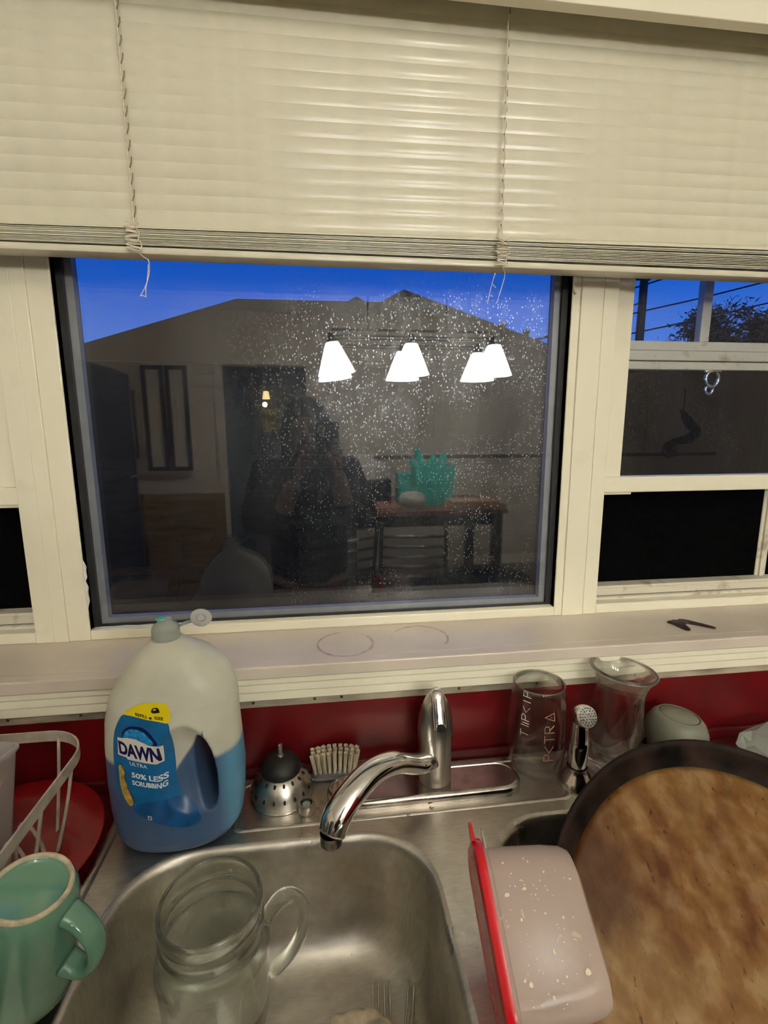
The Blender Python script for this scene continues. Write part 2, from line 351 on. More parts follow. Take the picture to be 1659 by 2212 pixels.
# side windows (right one, then its mirror on the left)
def side_window(root, X, sgn):
    # X(u): distance u from mullion edge -> x
    def bx(bm, u0, u1, y0, y1, z0, z1, bev=.001):
        a, b_ = sorted((X(u0), X(u1))); box(bm, a, b_, y0, y1, z0, z1, bev)
    bm = BM(); bx(bm, 0, .033, .112, .135, .405, ZT); bx(bm, .372, .405, .112, .135, .405, ZT); obj('upper_stile', bm, m_trim, root)
    bm = BM(); bx(bm, .0, .405, .104, .130, .3825, .4085, .0018); obj('meeting_rail', bm, m_trim, root)
    bm = BM(); bx(bm, .002, .05, .1045, .12, .379, .3825, .0004); obj('rail_clip', bm, m_dirty, root)
    bm = BM(); bx(bm, 0, .42, .1005, .14, ZS, .190, .002); obj('bottom_rail', bm, m_trim, root)
    bm = BM(); bx(bm, 0, .42, .119, .128, .190, .1945, 0); bx(bm, 0, .42, .127, .16, .1945, .2125, .001); bx(bm, 0, .42, .125, .13, .205, .2085, .0005); obj('track', bm, m_dirty, root)
    bm = BM(); bx(bm, 0, .42, .126, .127, .188, .195, 0); obj('track_gap', bm, m_gasket, root)
    bm = BM(); bx(bm, .346, .368, .148, .162, .2, .38, .002); bx(bm, .352, .360, .144, .15, .2, .38, .001); obj('storm_stile', bm, m_dirty, root)
    bm = BM(); a, b_ = sorted((X(0), X(.346))); box(bm, a, b_, .150, .151, .2, .385); a, b_ = sorted((X(.368), X(.42))); box(bm, a, b_, .150, .151, .2, .385); obj('insect_screen', bm, m_black, root)
    bm = BM(); bx(bm, .400, .425, .1, .14, ZS, ZT, .001); obj('jamb', bm, m_trim, root)
    bm = BM(); a, b_ = sorted((X(.033), X(.372))); pane(bm, a, b_, .122, .4085, ZT-.01); obj('glass', bm, m_pane_side, root)
    bm = BM()
    bx(bm, 0, .42, .150, .166, .5870, .6000); bx(bm, 0, .42, .146, .166, .6015, .6175); bx(bm, 0, .42, .150, .166, .6185, .6335); obj('storm_rail', bm, m_dirty, root)
    bm = BM(); bx(bm, .184, .201, .150, .164, .6335, ZT); obj('storm_bar', bm, m_dirty, root)
    bm = BM(); a = X(.211)
    tube(bm, [(a+.012*math.cos(q), .146, .571+.0135*math.sin(q)) for q in [2*PI*k/20 for k in range(20)]], .0032, 8, closed=True)
    box(bm, a-.015, a+.015, .143, .149, .581, .587, .001); tube(bm, [(a-.0035+.007*math.cos(q), .146, .553+.007*math.sin(q)) for q in [2*PI*k/16 for k in range(16)]], .0025, 8, closed=True); obj('latch', bm, m_chrome, root, True)
side_window(w3, lambda u: .4605+u, 1); side_window(w2, lambda u: -.4335-u, -1)

# ------------------------------------------------------------------ venetian blind
bl = thing('venetian_blind', 'cream venetian blind half lowered over the window above the sink', 'blind', (.02, .05, .72))
BX0, BX1 = WX0+.012, WX1-.012
def slat_bm(x0, x1, w, crown, tilt, n=6):
    bm = BM(); A = []; th = .0004
    for sgn in (1, -1):
        row = []
        for i in range(n+1):
            s = (i/n-.5); u = s*w; h = crown*(1-4*s*s)+th*sgn
            # room edge down: local u along (y,z)
            y = u*math.cos(tilt)-h*math.sin(tilt); z = u*math.sin(tilt)+h*math.cos(tilt); row.append((y, z))
        A.append(row)
    loop = A[0]+A[1][::-1]
    L = rings(bm, [[(x, y, z) for y, z in loop] for x in (x0, (x0+x1)/2, x1)], cap0=True, cap1=True); return bm
me_cache = None
off = Vector((-.02, -.05, -.72))
def addslat(z, tilt, w=.025, crown=.0031, sag=0, y=.05, mesh=None):
    global me_cache
    if mesh is None:
        o = obj('slat', slat_bm(BX0, BX1, w, crown, tilt), m_slat, bl, True, angle=50); mesh = o.data
    else:
        o = bpy.data.objects.new('slat', mesh); COL.objects.link(o); o.parent = bl
    o.location = Vector((0, y, z))+off; o.rotation_euler = (0, -sag, 0); return mesh
T = math.radians(84)
ms = None
NS = 16
for k in range(NS):      # each slat hangs its room-side edge over the one below
    zb = .7445+k*.0183; sag = -.0134*(1-k/NS)
    # lower (room) edge at zb
    ms = addslat(zb+.0114, T, y=.052, sag=-sag, mesh=ms)
m2_ = addslat(.7415, math.radians(55), y=.0535, sag=.0125)
ms = None
for k in range(14):
    ms = addslat(.7375-k*.00160, math.radians(random.uniform(3, 7)), y=.052+random.uniform(-.0012, .0012), sag=.010*(1-k/14)+random.uniform(-.0008, .0008), mesh=ms, crown=.0012)
bm = BM(); box(bm, BX0, BX1, .038, .065, .7045, .7130, .002); o = obj('bottom_rail', bm, m_slat, bl, True, loc=off, angle=40)
bm = BM(); box(bm, BX0, BX1, -.0+.032, .07, 1.036, 1.0445, .0015); obj('headrail', bm, m_slat, bl, False, loc=off)
for k, xc in enumerate((-.69, -.2245, .2445, .70)):
    bm = BM(); tube(bm, cr([(xc+(.0015 if k == 1 else -.0002), .0365, 1.022), (xc+.001, .0362, .87), (xc+.0012, .036, .76), (xc+.002, .036, .735)], 6), .0008, 6); obj('lift_cord', bm, m_cord, bl, True, loc=off)
    bm = BM()
    for j in range(NS): # woven ladder: short dark loops round every slat edge
        zz = .7445+j*.0183; tube(bm, [(xc+.0022, .0368, zz+.001), (xc+.0032, .0405, zz+.009), (xc+.0025, .0445, zz+.0165)], .0008, 5)
    obj('ladder_cord', bm, plain('ladder_cord', (.30, .25, .17, 1), .9) if k == 0 else bpy.data.materials['ladder_cord'], bl, True, loc=off)
for xc, sd, tails in ((-.2243, 3, [[(-.2195, .034, .7045), (-.214, .036, .700), (-.2095, .038, .6965), (-.211, .040, .682), (-.217, .041, .667), (-.2245, .042, .6555)], [(-.2105, .039, .693), (-.2135, .04, .675), (-.2165, .041, .665), (-.2175, .042, .6545)], [(-.2245, .042, .656), (-.221, .042, .6565), (-.2175, .042, .6548)]]),
                      (.2442, 5, [[(.247, .034, .7055), (.2505, .036, .700), (.2525, .038, .694), (.2495, .04, .68), (.244, .042, .660)], [(.2385, .037, .697), (.2345, .04, .68), (.2305, .042, .659)], [(.237, .04, .683), (.2415, .041, .679)]])):
    r = random.Random(sd); pts = []
    for j in range(22):
        s = 1 if j % 2 else -1; zz = .7385-.0325*j/21
        pts.append((xc+s*(.0065+r.uniform(-.0015, .0025)), .030+r.uniform(-.002, .003), zz+r.uniform(-.0015, .0015)))
    bm = BM(); tube(bm, cr(pts, 5), .00085, 6); tube(bm, cr([(p[0]+.001, p[1]-.0015, p[2]+.0012) for p in pts[1::2]], 5), .0008, 6)
    obj('cord_knot', bm, m_cord, bl, True, loc=off)
    bm = BM()
    for tl in tails: tube(bm, cr(tl, 4), .0006, 5)
    obj('cord_tail', bm, plain('cord_tail', (.80, .78, .78, 1), .8), bl, True, loc=off)

# ------------------------------------------------------------------ cabinet, counter, sink
cab = thing('base_cabinet', 'cream painted base cabinet under the sink', 'cabinet', (.1, -.3, FZ))
def rel(root): return tuple(-Vector(root.location))
bm = BM(); box(bm, -1.3, -.29, -.575, -.01, FZ+.1, -.048); box(bm, .58, 1.7, -.575, -.01, FZ+.1, -.048); box(bm, -.29, .58, -.575, -.555, FZ+.1, -.048); box(bm, -.29, .58, -.03, -.01, FZ+.1, -.048); box(bm, -1.3, 1.7, -.52, -.01, FZ, FZ+.1); obj('body', bm, m_trim, cab, loc=rel(cab))
for i in range(6):
    bm = BM(); box(bm, -1.28+i*.5, -.82+i*.5, -.593, -.575, FZ+.13, -.09, .003); o = obj('door', bm, m_trim, cab, loc=rel(cab))
    bm = BM(); tube(bm, cr([(-.87+i*.5, -.594, -.2), (-.87+i*.5, -.62, -.215), (-.87+i*.5, -.62, -.285), (-.87+i*.5, -.594, -.3)], 4), .005, 8); obj('handle', bm, m_chrome, o, True)
bm = BM(); SX0, SX1, SY0, SY1 = -.276, .565, -.548, -.010
box(bm, -1.3, SX0+.008, -.60, -.009, -.045, -.004, .002); box(bm, SX1-.008, 1.7, -.60, -.009, -.045, -.004, .002)
box(bm, SX0+.008, SX1-.008, -.60, SY0+.008, -.045, -.004, .002)
tag(obj('countertop', bm, m_redc, None), 'dark red laminate countertop around the steel sink', 'countertop')
bm = BM()
N = 8
def loopv(pts): return [bm.verts.new(p) for p in pts]
scx, scy, shx, shy = (SX0+SX1)/2, (SY0+SY1)/2, (SX1-SX0)/2, (SY1-SY0)/2
outer = [rrect(scx, scy, shx, shy, .03, -.0040, N), rrect(scx, scy, shx-.0005, shy-.0005, .03, -.0015, N), rrect(scx, scy, shx-.003, shy-.003, .028, .0015, N), rrect(scx, scy, shx-.007, shy-.007, .025, .0022, N), rrect(scx, scy, shx-.011, shy-.011, .022, .0012, N), rrect(scx, scy, shx-.014, shy-.014, .02, 0, N), rrect(scx, scy, shx-.0145, shy-.0145, .02, 0, N)]
LO = rings(bm, outer)
def bowl(cx, cy, hx, hy, r, dep, n=N):
    pr = [(0, 0), (.0006, 0), (.003, -.0007), (.006, -.003), (.0085, -.008), (.010, -.016), (.0115, -.04), (.014, -.07), (.017, -.100), (.020, -.115), (.0265, -.1275), (.037, -.137), (.052, -.1425), (.075, -.145), (.11, -.1465)]
    lp = [rrect(cx, cy, hx-i, hy-i, max(r-i*.55, .02), z, n) for i, z in pr]
    L = rings(bm, lp, cap1=False)
    c = bm.verts.new((cx, cy, -.149)); m_ = len(L[-1])
    for i in range(m_): bm.faces.new((L[-1][i], L[-1][(i+1) % m_], c))
    return L[0]
B1 = bowl(-.060, -.315, .178, .195, .085, .145); B2 = bowl(.355, -.315, .177, .195, .085, .145)
es = []
for L in (LO[-1], B1, B2):
    for i in range(len(L)): es.append(bm.edges.get((L[i], L[(i+1) % len(L)])))
bmesh.ops.triangle_fill(bm, edges=es, use_beauty=True, use_dissolve=False)
# underside shell so that it is a solid stamped sheet
snk = obj('basin', bm, m_sink, None, True, angle=35)
for f in snk.data.polygons:
    if all(abs(snk.data.vertices[i].co.z) < 1e-6 for i in f.vertices): f.use_smooth = False
sink = thing('kitchen_sink', 'double bowl stainless steel sink set in the red counter', 'sink', (scx, scy, 0)); snk.parent = sink; snk.location = (-scx, -scy, 0)
bm = BM()
lp = [rrect(.10, -.0615, .225, .0435, .012, z, 6) for z in (0,)]
for i, (ins, z) in enumerate(((0, 0), (.0012, .0016), (.003, .0022), (.0048, .0016), (.006, 0))): 
    pass
rings(bm, [rrect(.10, -.0615, .225-i, .0435-i, .014, z, 6) for i, z in ((0, 0), (.0012, .0012), (.003, .0017), (.0048, .0012), (.006, 0))]); obj('raised_ledge', bm, m_sink, sink, True, loc=(-scx, -scy, 0))
for cx in (-.06, .355):
    bm = BM(); lathe(bm, [(.057, -.1478), (.055, -.1455), (.048, -.1455), (.044, -.152), (.03, -.158), (.0005, -.158)], 32, (cx, -.31, 0)); d_ = obj('drain', bm, m_chromed, sink, True, loc=(-scx, -scy, 0))

# ------------------------------------------------------------------ faucet
fa = thing('kitchen_faucet', 'brushed metal single lever faucet with a low curved chrome spout', 'faucet', (.143, -.057, 0))
fl = rel(fa)
bm = BM(); f_ = lambda i, z: rrect(.128, -.062, .134-i, .029-i, .029-i, z, 10)
rings(bm, [f_(0, .0002), f_(0, .008), f_(.0015, .0105), f_(.004, .0125), f_(.006, .013), f_(.007, .0118), f_(.012, .0115)], cap1=True, cap0=True); obj('deck_plate', bm, m_chromed, fa, True, loc=fl, angle=40)
bm = BM(); lathe(bm, [(.0215, 0), (.0225, .002), (.0222, .012), (.0226, .05), (.0236, .066), (.0240, .078), (.0228, .092), (.0195, .106), (.0155, .117), (.0105, .126), (.005, .1305), (.0003, .1315)], 40, (.143, -.055, .011)); obj('body', bm, m_brushed, fa, True, loc=fl, angle=60)
bm = BM()
p = cr([(.138, -.062, .045), (.122, -.077, .053), (.108, -.084, .058), (.08, -.1, .0745), (.05, -.12, .0795), (.025, -.14, .071), (.006, -.1545, .055), (-.0005, -.161, .040)], 6)
tube(bm, p, interp([.0140, .0155, .0158, .0162, .0166, .0172, .0178, .0168], len(p)), 24, flat=.86); obj('spout', bm, m_chrome, fa, True, loc=fl)
bm = BM(); lathe(bm, [(.0003, -.006), (.011, -.006), (.0125, -.004), (.0128, .009)], 24, (-.0012, -.1625, .033)); obj('aerator', bm, plain('aerator_dark', (.25, .23, .2, 1), .2, metal=1), fa, True, loc=fl)
# chrome lever: narrow loop lying down the front of the cone
bm = BM(); c0 = Vector((.143, -.055, .011))
p = cr([c0+Vector(v) for v in ((0, .002, .134), (0, -.008, .131), (0, -.0165, .117), (0, -.0235, .101), (0, -.0285, .0925))], 6)
tube(bm, p, interp([.004, .0088, .0092, .0100, .0094], len(p)), 16, flat=.5, up=(0, 0, 1)); obj('lever', bm, m_chrome, fa, True, loc=fl)
bm = BM(); lathe(bm, [(.0002, .0016), (.0048, .001), (.0056, 0)], 16, mat=Matrix.Translation(c0+Vector((0, -.0315, .0955))) @ Matrix.Rotation(math.radians(70), 4, 'X')); o = obj('lever_hole_disc', bm, m_hole, fa, True, loc=fl)  # dark disc laid on the lever in place of its shaded hole
# ------------------------------------------------------------------ side sprayer
sp_ = thing('side_sprayer', 'chrome pull out side sprayer between the two drinking glasses', 'sprayer', (.337, -.072, 0)); sl = rel(sp_); sl = (sl[0]+.003, sl[1]-.003, sl[2])
bm = BM(); lathe(bm, [(.0255, 0), (.0255, .003), (.021, .010), (.0155, .019), (.0135, .022), (.0135, .027)], 32, (.337, -.074, 0)); obj('base_flange', bm, m_chromed, sp_, True, loc=sl, angle=50)
bm = BM(); p = cr([(.337, -.074, .022), (.337, -.0735, .04), (.338, -.072, .06), (.340, -.068, .082), (.342, -.066, .098)], 6); tube(bm, p, interp([.0115, .0135, .0145, .013, .0125], len(p)), 20); obj('handle', bm, m_chrome, sp_, True, loc=sl)
bm = BM(); Mx = Matrix.Translation((.342, -.066, .097)) @ Matrix.Rotation(math.radians(62), 4, 'X')
lathe(bm, [(.0003, -.012), (.010, -.011), (.014, -.004), (.0155, .006), (.0155, .014), (.0145, .017)], 28, mat=Mx); obj('spray_head', bm, m_chrome, sp_, True, loc=sl)
bm = BM(); lathe(bm, [(.0145, .0165), (.013, .0185), (.0003, .0195)], 28, mat=Mx); fc = obj('spray_face', bm, plain('sprayer_face', (.55, .53, .46, 1), .5, var=.3, scale=300), sp_, True, loc=sl)
bm = BM()
for R_, n_ in ((.011, 18), (.0075, 12), (.004, 6)):
    for k in range(n_):
        a = 2*PI*k/n_; lathe(bm, [(.0007, .0185), (.0006, .0205), (.0001, .0206)], 6, mat=Mx @ Matrix.Translation((R_*math.cos(a), R_*math.sin(a), 0)))
o = obj('nozzle', bm, m_hole, sp_, loc=sl); o['kind'] = 'stuff'

# ------------------------------------------------------------------ soap bottle
def bottle_mat():
    m, t, b, o = new('frosted_bottle'); tcn = t.nodes.new('ShaderNodeTexCoord'); s = t.nodes.new('ShaderNodeSeparateXYZ'); t.links.new(tcn.outputs['Object'], s.inputs[0])
    x, z = s.outputs[0], s.outputs[2]
    # height of the blue liquid: lower in the finger recess, where the plastic is clear in front of it
    rr = t.nodes.new('ShaderNodeMapRange'); t.links.new(x, rr.inputs[0]); rr.inputs[1].default_value = .006; rr.inputs[2].default_value = .045; rr.inputs[3].default_value = .098; rr.inputs[4].default_value = .156
    lv = M(t, 'ADD', M(t, 'MULTIPLY', M(t, 'COMPARE', x, .0255, .0195), rr.outputs[0]), M(t, 'MULTIPLY', M(t, 'SUBTRACT', 1, M(t, 'COMPARE', x, .0255, .0195)), .121))
    lv = M(t, 'ADD', lv, M(t, 'MULTIPLY_ADD', noise(t, 30, 2), .006, -.003))
    f = t.nodes.new('ShaderNodeMapRange'); t.links.new(M(t, 'SUBTRACT', z, lv), f.inputs[0]); f.inputs[1].default_value = -.003; f.inputs[2].default_value = .003
    deep = t.nodes.new('ShaderNodeMapRange'); t.links.new(x, deep.inputs[0]); deep.inputs[1].default_value = .055; deep.inputs[2].default_value = .068
    blue = mixc(t, deep.outputs[0], ramp(t, noise(t, 14, 4), [(.3, (.045, .09, .19)), (.7, (.085, .15, .28))]), (.11, .30, .46, 1))
    clear = ramp(t, noise(t, 20, 5), [(.3, (.58, .58, .48)), (.7, (.70, .69, .58))])
    st = ramp(t, noise(t, 40, 5, (1, 1, .5), 1), [(.64, (0,)*3), (.74, (.7,)*3)]); g = t.nodes.new('ShaderNodeMapRange'); t.links.new(z, g.inputs[0]); g.inputs[1].default_value = .19; g.inputs[2].default_value = .165
    g2 = t.nodes.new('ShaderNodeMapRange'); t.links.new(x, g2.inputs[0]); g2.inputs[1].default_value = .0; g2.inputs[2].default_value = .02
    clear = mixc(t, M(t, 'MULTIPLY', M(t, 'MULTIPLY', st, g.outputs[0]), g2.outputs[0]), clear, (.16, .15, .11, 1))
    c = mixc(t, f.outputs[0], blue, clear)
    t.links.new(c, b.inputs['Base Color']); b.inputs['Roughness'].default_value = .36
    b.inputs['Subsurface Weight'].default_value = .6; b.inputs['Subsurface Radius'].default_value = (.012, .012, .012); b.inputs['Subsurface Scale'].default_value = .6
    t.links.new(bump(t, noise(t, 90, 4), .12, .0006), b.inputs['Normal']); return m
m_bottle = bottle_mat()
bo = thing('dish_soap_bottle', 'big frosted jug of blue dish soap with blue and yellow label, open flip cap', 'bottle', (-.186, -.085, .0005))
P_ = [(0, .050, .048, .034), (.002, .060, .058, .040), (.007, .066, .066, .045), (.02, .0715, .075, .050), (.05, .0745, .079, .052), (.085, .0755, .081, .0525), (.13, .0745, .0785, .0515), (.16, .072, .077, .050), (.185, .0665, .0765, .0475), (.205, .056, .0715, .043), (.222, .0445, .061, .037), (.234, .035, .048, .031), (.243, .0245, .031, .024), (.2485, .0185, .020, .019), (.252, .0165, .0165, .0165)]
bm = BM(); lp = []; seg = 56
for z, l, r, d in P_:
    cx = (r-l)/2; hw = (r+l)/2; q = []
    e_ = 2.35 if z < .24 else 2
    for k in range(seg):
        a = 2*PI*k/seg; c, s = math.cos(a), math.sin(a)
        q.append((cx+hw*math.copysign(abs(c)**(2/e_), c), d*math.copysign(abs(s)**(2/e_), s), z))
    lp.append(q)
rings(bm, lp, cap0=True, cap1=True); bmesh.ops.recalc_face_normals(bm, faces=bm.faces)
me = bpy.data.meshes.new('b'); bm.to_mesh(me); bm.free(); body = bpy.data.objects.new('jug', me); COL.objects.link(body)
cut = BM(); 
def ell(cx, cy, cz, rx, ry, rz, tilt=0): bmesh.ops.create_uvsphere(cut, u_segments=24, v_segments=16, radius=1, matrix=Matrix.Translation((cx, cy, cz)) @ Matrix.Rotation(tilt, 4, 'Y') @ Matrix.Diagonal((rx, ry, rz, 1)))
def boolean(target, bmc):
    me2 = bpy.data.meshes.new('c'); bmesh.ops.recalc_face_normals(bmc, faces=bmc.faces); bmc.to_mesh(me2); bmc.free(); c = bpy.data.objects.new('c', me2); COL.objects.link(c)
    md = target.modifiers.new('b', 'BOOLEAN'); md.operation = 'DIFFERENCE'; md.object = c; md.solver = 'EXACT'
    dg = bpy.context.evaluated_depsgraph_get(); nm = bpy.data.meshes.new_from_object(target.evaluated_get(dg)); target.modifiers.clear(); target.data = nm
    bpy.data.objects.remove(c)
ell(.044, 0, .102, .0125, .12, .050, -.10); boolean(body, cut)
cut = BM(); ell(.030, -.068, .112, .038, .036, .066, -.12); boolean(body, cut)
cut = BM(); ell(.030, .068, .112, .038, .036, .066, -.12); boolean(body, cut)
md = body.modifiers.new('r', 'REMESH'); md.mode = 'VOXEL'; md.voxel_size = .0019
md = body.modifiers.new('s', 'SMOOTH'); md.factor = .6; md.iterations = 9
dg = bpy.context.evaluated_depsgraph_get(); nm = bpy.data.meshes.new_from_object(body.evaluated_get(dg)); bpy.data.objects.remove(body)
jug = link('jug', nm, m_bottle, bo)
bmj = BM(); bmj.from_mesh(nm); bvh = BVHTree.FromBMesh(bmj)
def wrap(bm, off_, ymax=.03):
    """cut a flat (x,z) mesh along a grid and press it onto the front of the jug"""
    xs = [v.co.x for v in bm.verts]; zs = [v.co.z for v in bm.verts]; st = .004
    for ax, lo_, hi_ in (('x', min(xs), max(xs)), ('z', min(zs), max(zs))):
        k = math.floor(lo_/st)+1
        while k*st < hi_:
            co = (k*st, 0, 0) if ax == 'x' else (0, 0, k*st); no = (1, 0, 0) if ax == 'x' else (0, 0, 1)
            bmesh.ops.bisect_plane(bm, geom=bm.verts[:]+bm.edges[:]+bm.faces[:], plane_co=co, plane_no=no, dist=1e-6); k += 1
    for v in bm.verts:
        x = v.co.x; h = None
        for q in range(12):
            h = bvh.ray_cast(Vector((x, -.3, v.co.z)), Vector((0, 1, 0)))[0]
            if h is not None: break
            x *= .995
        v.co = Vector((x, (h.y if h else 0)-off_, v.co.z))
def sm(pts, n=4):
    P = [Vector((a, 0, b)) for a, b in pts]; out = []; L = len(P)
    for i in range(L):
        a, b, c, d = P[i-1], P[i], P[(i+1) % L], P[(i+2) % L]
        for k in range(n):
            t = k/n; out.append(.5*((2*b)+(c-a)*t+(2*a-5*b+4*c-d)*t*t+(3*b-a-3*c+d)*t**3))
    return [(v.x, v.z) for v in out]
def patch(name, pts, m, off_, parent, smooth_=True, n=4):
    bm = BM(); q = sm(pts, n) if smooth_ else pts
    f = bm.faces.new([bm.verts.new((a, 0, b)) for a, b in q]); bmesh.ops.triangulate(bm, faces=[f]); wrap(bm, off_)
    for f in bm.faces:
        if f.normal.y > 0: f.normal_flip()
    me = bpy.data.meshes.new(name); bm.to_mesh(me); bm.free(); return link(name, me, m, parent)
class _S: pass
def text_mesh(s, size, bold=0.0, shear=0, extr=0, spacing=1.0, align='LEFT'):
    cu = bpy.data.curves.new('t', 'FONT'); cu.body = s; cu.size = size; cu.offset = bold; cu.shear = shear; cu.align_x = align; cu.fill_mode = 'FRONT' if not extr else 'BOTH'; cu.extrude = extr; cu.space_character = spacing; cu.resolution_u = 4
    o = bpy.data.objects.new('t', cu); COL.objects.link(o); dg = bpy.context.evaluated_depsgraph_get()
    me = bpy.data.meshes.new_from_object(o.evaluated_get(dg)); bpy.data.objects.remove(o); return me
def label_text(name, s, m, p00, p10, h0, h1, off_, parent, bold=0, dx=0.0, spacing=1.0):
    """text whose baseline runs p00 -> p10 in label space, letter height h0 .. h1"""
    me = text_mesh(s, 1, bold, spacing=spacing); bm = BM(); bm.from_mesh(me)
    xs = [v.co.x for v in bm.verts]; ys = [v.co.y for v in bm.verts]; a, b_ = min(xs), max(xs); c, d = min(ys), max(ys)
    for v in bm.verts:
        u = (v.co.x-a)/(b_-a); w = (v.co.y-c)/(d-c); h = h0*(1-u)+h1*u
        v.co = Vector((p00[0]+(p10[0]-p00[0])*u+dx*w, 0, p00[1]+(p10[1]-p00[1])*u+h*w))
    wrap(bm, off_)
    for f in bm.faces:
        if f.normal.y > 0: f.normal_flip()
    me = bpy.data.meshes.new(name); bm.to_mesh(me); bm.free(); return link(name, me, m, parent, smooth=False)
m_lblue = plain('label_blue', (.006, .125, .32, 1), .3, var=.12, scale=40)
m_lyel = plain('label_yellow', (.78, .62, .01, 1), .3, var=.03)
m_lnavy = plain('label_navy', (.006, .008, .09, 1), .3)
m_lsky = plain('label_light_blue', (.02, .27, .60, 1), .3, var=.35, scale=220)
m_lblk = plain('label_black', (.012, .014, .008, 1), .3)
m_lcream = plain('label_cream', (.70, .64, .55, 1), .35)
m_sponge = plain('label_sponge_print', (.55, .36, .07, 1), .4, var=.3, scale=150)
m_brownp = plain('label_brown_print', (.10, .04, .02, 1), .4)
m_ldeep = plain('label_deep_blue', (.004, .085, .27, 1), .3, var=.2, scale=60)
blue = [[-0.0373, 0.1819], [-0.0445, 0.1729], [-0.0494, 0.1611], [-0.0518, 0.1488], [-0.053, 0.1319], [-0.0523, 0.1071], [-0.049, 0.0864], [-0.0367, 0.0737], [-0.0266, 0.0625], [-0.0135, 0.0546], [0.0041, 0.0463], [0.0215, 0.0428], [0.034, 0.0448], [0.0379, 0.0518], [0.0331, 0.0626], [0.0235, 0.0729], [0.0172, 0.0814], [0.0115, 0.0987], [0.0093, 0.1158], [0.0084, 0.1366], [0.0086, 0.1528], [0.0107, 0.1719], [-0.0104, 0.1769], [-0.0246, 0.1806]]
lab = patch('label', blue, m_lblue, .0005, bo)
patch('label_wave', [(-.034, .0713), (-.022, .0790), (-.004, .0815), (.012, .0788), (.0235, .0729), (.0331, .0626), (.0379, .0518), (.034, .0450), (.0215, .0430), (.0041, .0465), (-.0135, .0548), (-.0266, .0627)], m_ldeep, .0007, lab)
yel = patch('refill_banner', [[-0.0372, 0.1828], [-0.0291, 0.1893], [-0.0175, 0.1943], [-0.0053, 0.1958], [0.0063, 0.1943], [0.0114, 0.1909], [0.0135, 0.1841], [0.0117, 0.1724], [0.0006, 0.1747], [-0.0132, 0.1781], [-0.0261, 0.1813]], m_lyel, .0008, lab)
yel['label'] = 'yellow label banner'
patch('label_arc', [(-.0400, .1600), (-.0372, .1655), (-.0315, .1693), (-.0250, .1700), (-.0170, .1690), (-.0101, .1638), (-.0051, .1560), (-.0024, .1475), (-.02, .1500), (-.036, .155)], m_lnavy, .0009, lab)
patch('label_glow', [(-.0385, .1585), (-.0350, .1640), (-.0295, .1670), (-.0230, .1668), (-.0165, .1640), (-.0105, .1580), (-.0060, .1490), (-.02, .1490), (-.036, .1530)], m_lsky, .0010, lab)
patch('wordmark_backing', [(-.0455, .1562), (-.0400, .1560), (-.0330, .1570), (-.0250, .1560), (-.0160, .1515), (-.0105, .1482), (.0034, .1456), (.0022, .1243), (-.0234, .1298), (-.0350, .1320), (-.0360, .1342), (-.0462, .1361)], m_lcream, .0012, lab, smooth_=False)
label_text('wordmark', 'DAWN', m_lnavy, (-.0440, .1382), (.0008, .1266), .0150, .0178, .0015, lab, bold=.045, dx=-.0010, spacing=.97)
label_text('label_text', 'ULTRA', m_text_white, (-.0331, .1255), (-.0141, .1211), .0042, .0041, .0010, lab, bold=.01)
label_text('label_text', '50% LESS', m_text_white, (-.0322, .1107), (.0049, .1023), .0062, .0068, .0010, lab, bold=.03)
label_text('label_text', 'SCRUBBING', m_text_white, (-.0323, .1015), (.0042, .0945), .0056, .0062, .0010, lab, bold=.03)
label_text('banner_text', 'REFILL', m_lblk, (-.0234, .1823), (-.0102, .1793), .0033, .0033, .0012, lab, bold=.03)
label_text('banner_text', 'SIZE', m_lblk, (-.0032, .1779), (.0062, .1759), .0034, .0036, .0012, lab, bold=.03)
patch('banner_icon', [(-.0066, .1863), (-.0050, .1898), (-.0006, .1906), (.0016, .1893), (.0030, .1850), (-.0010, .1845), (-.0044, .1846)], m_lblk, .0012, lab, smooth_=False)
patch('banner_icon', [(-.0086, .1806), (-.0060, .1804), (-.0060, .1779), (-.0084, .1783)], m_lblk, .0012, lab, smooth_=False)
patch('banner_icon', [(-.0040, .1888), (-.0012, .1894), (-.0012, .1878), (-.0040, .1876)], m_lyel, .0014, lab, smooth_=False)
patch('sponge_picture', [[-0.0466, 0.122], [-0.043, 0.1235], [-0.0399, 0.117], [-0.0415, 0.1074], [-0.0382, 0.0996], [-0.0346, 0.0887], [-0.0322, 0.0808], [-0.0368, 0.0738], [-0.0426, 0.0816], [-0.0464, 0.0937], [-0.0474, 0.1084]], m_sponge, .0010, lab)
patch('sponge_picture', [(-.0462, .1255), (-.0445, .1250), (-.0392, .1175), (-.0385, .113), (-.0403, .116), (-.0432, .1228)], m_brownp, .0012, lab, smooth_=False)
patch('sponge_picture', [(-.0392, .098), (-.0380, .0985), (-.0330, .0860), (-.0310, .0795), (-.0325, .0790), (-.0350, .087)], m_brownp, .0012, lab, smooth_=False)
patch('code_square', [(-.0186, .0628), (-.0144, .0618), (-.0142, .0568), (-.0184, .0577)], m_text_white, .0010, lab, smooth_=False)
patch('code_square', [(-.0176, .0616), (-.0153, .0610), (-.0152, .0580), (-.0174, .0586)], m_brownp, .0012, lab, smooth_=False)
m_capp = plain('cloudy_cap_plastic', (.50, .55, .50, 1), .35, trans=.35, ior=1.3)
bm = BM(); lathe(bm, [(.0168, .2485), (.0168, .251), (.0155, .2518), (.0152, .262), (.0135, .2665), (.0085, .2695), (.0078, .2735), (.0045, .2742), (.0002, .2738)], 32); cp = obj('cap', bm, m_capp, bo, True, angle=50)
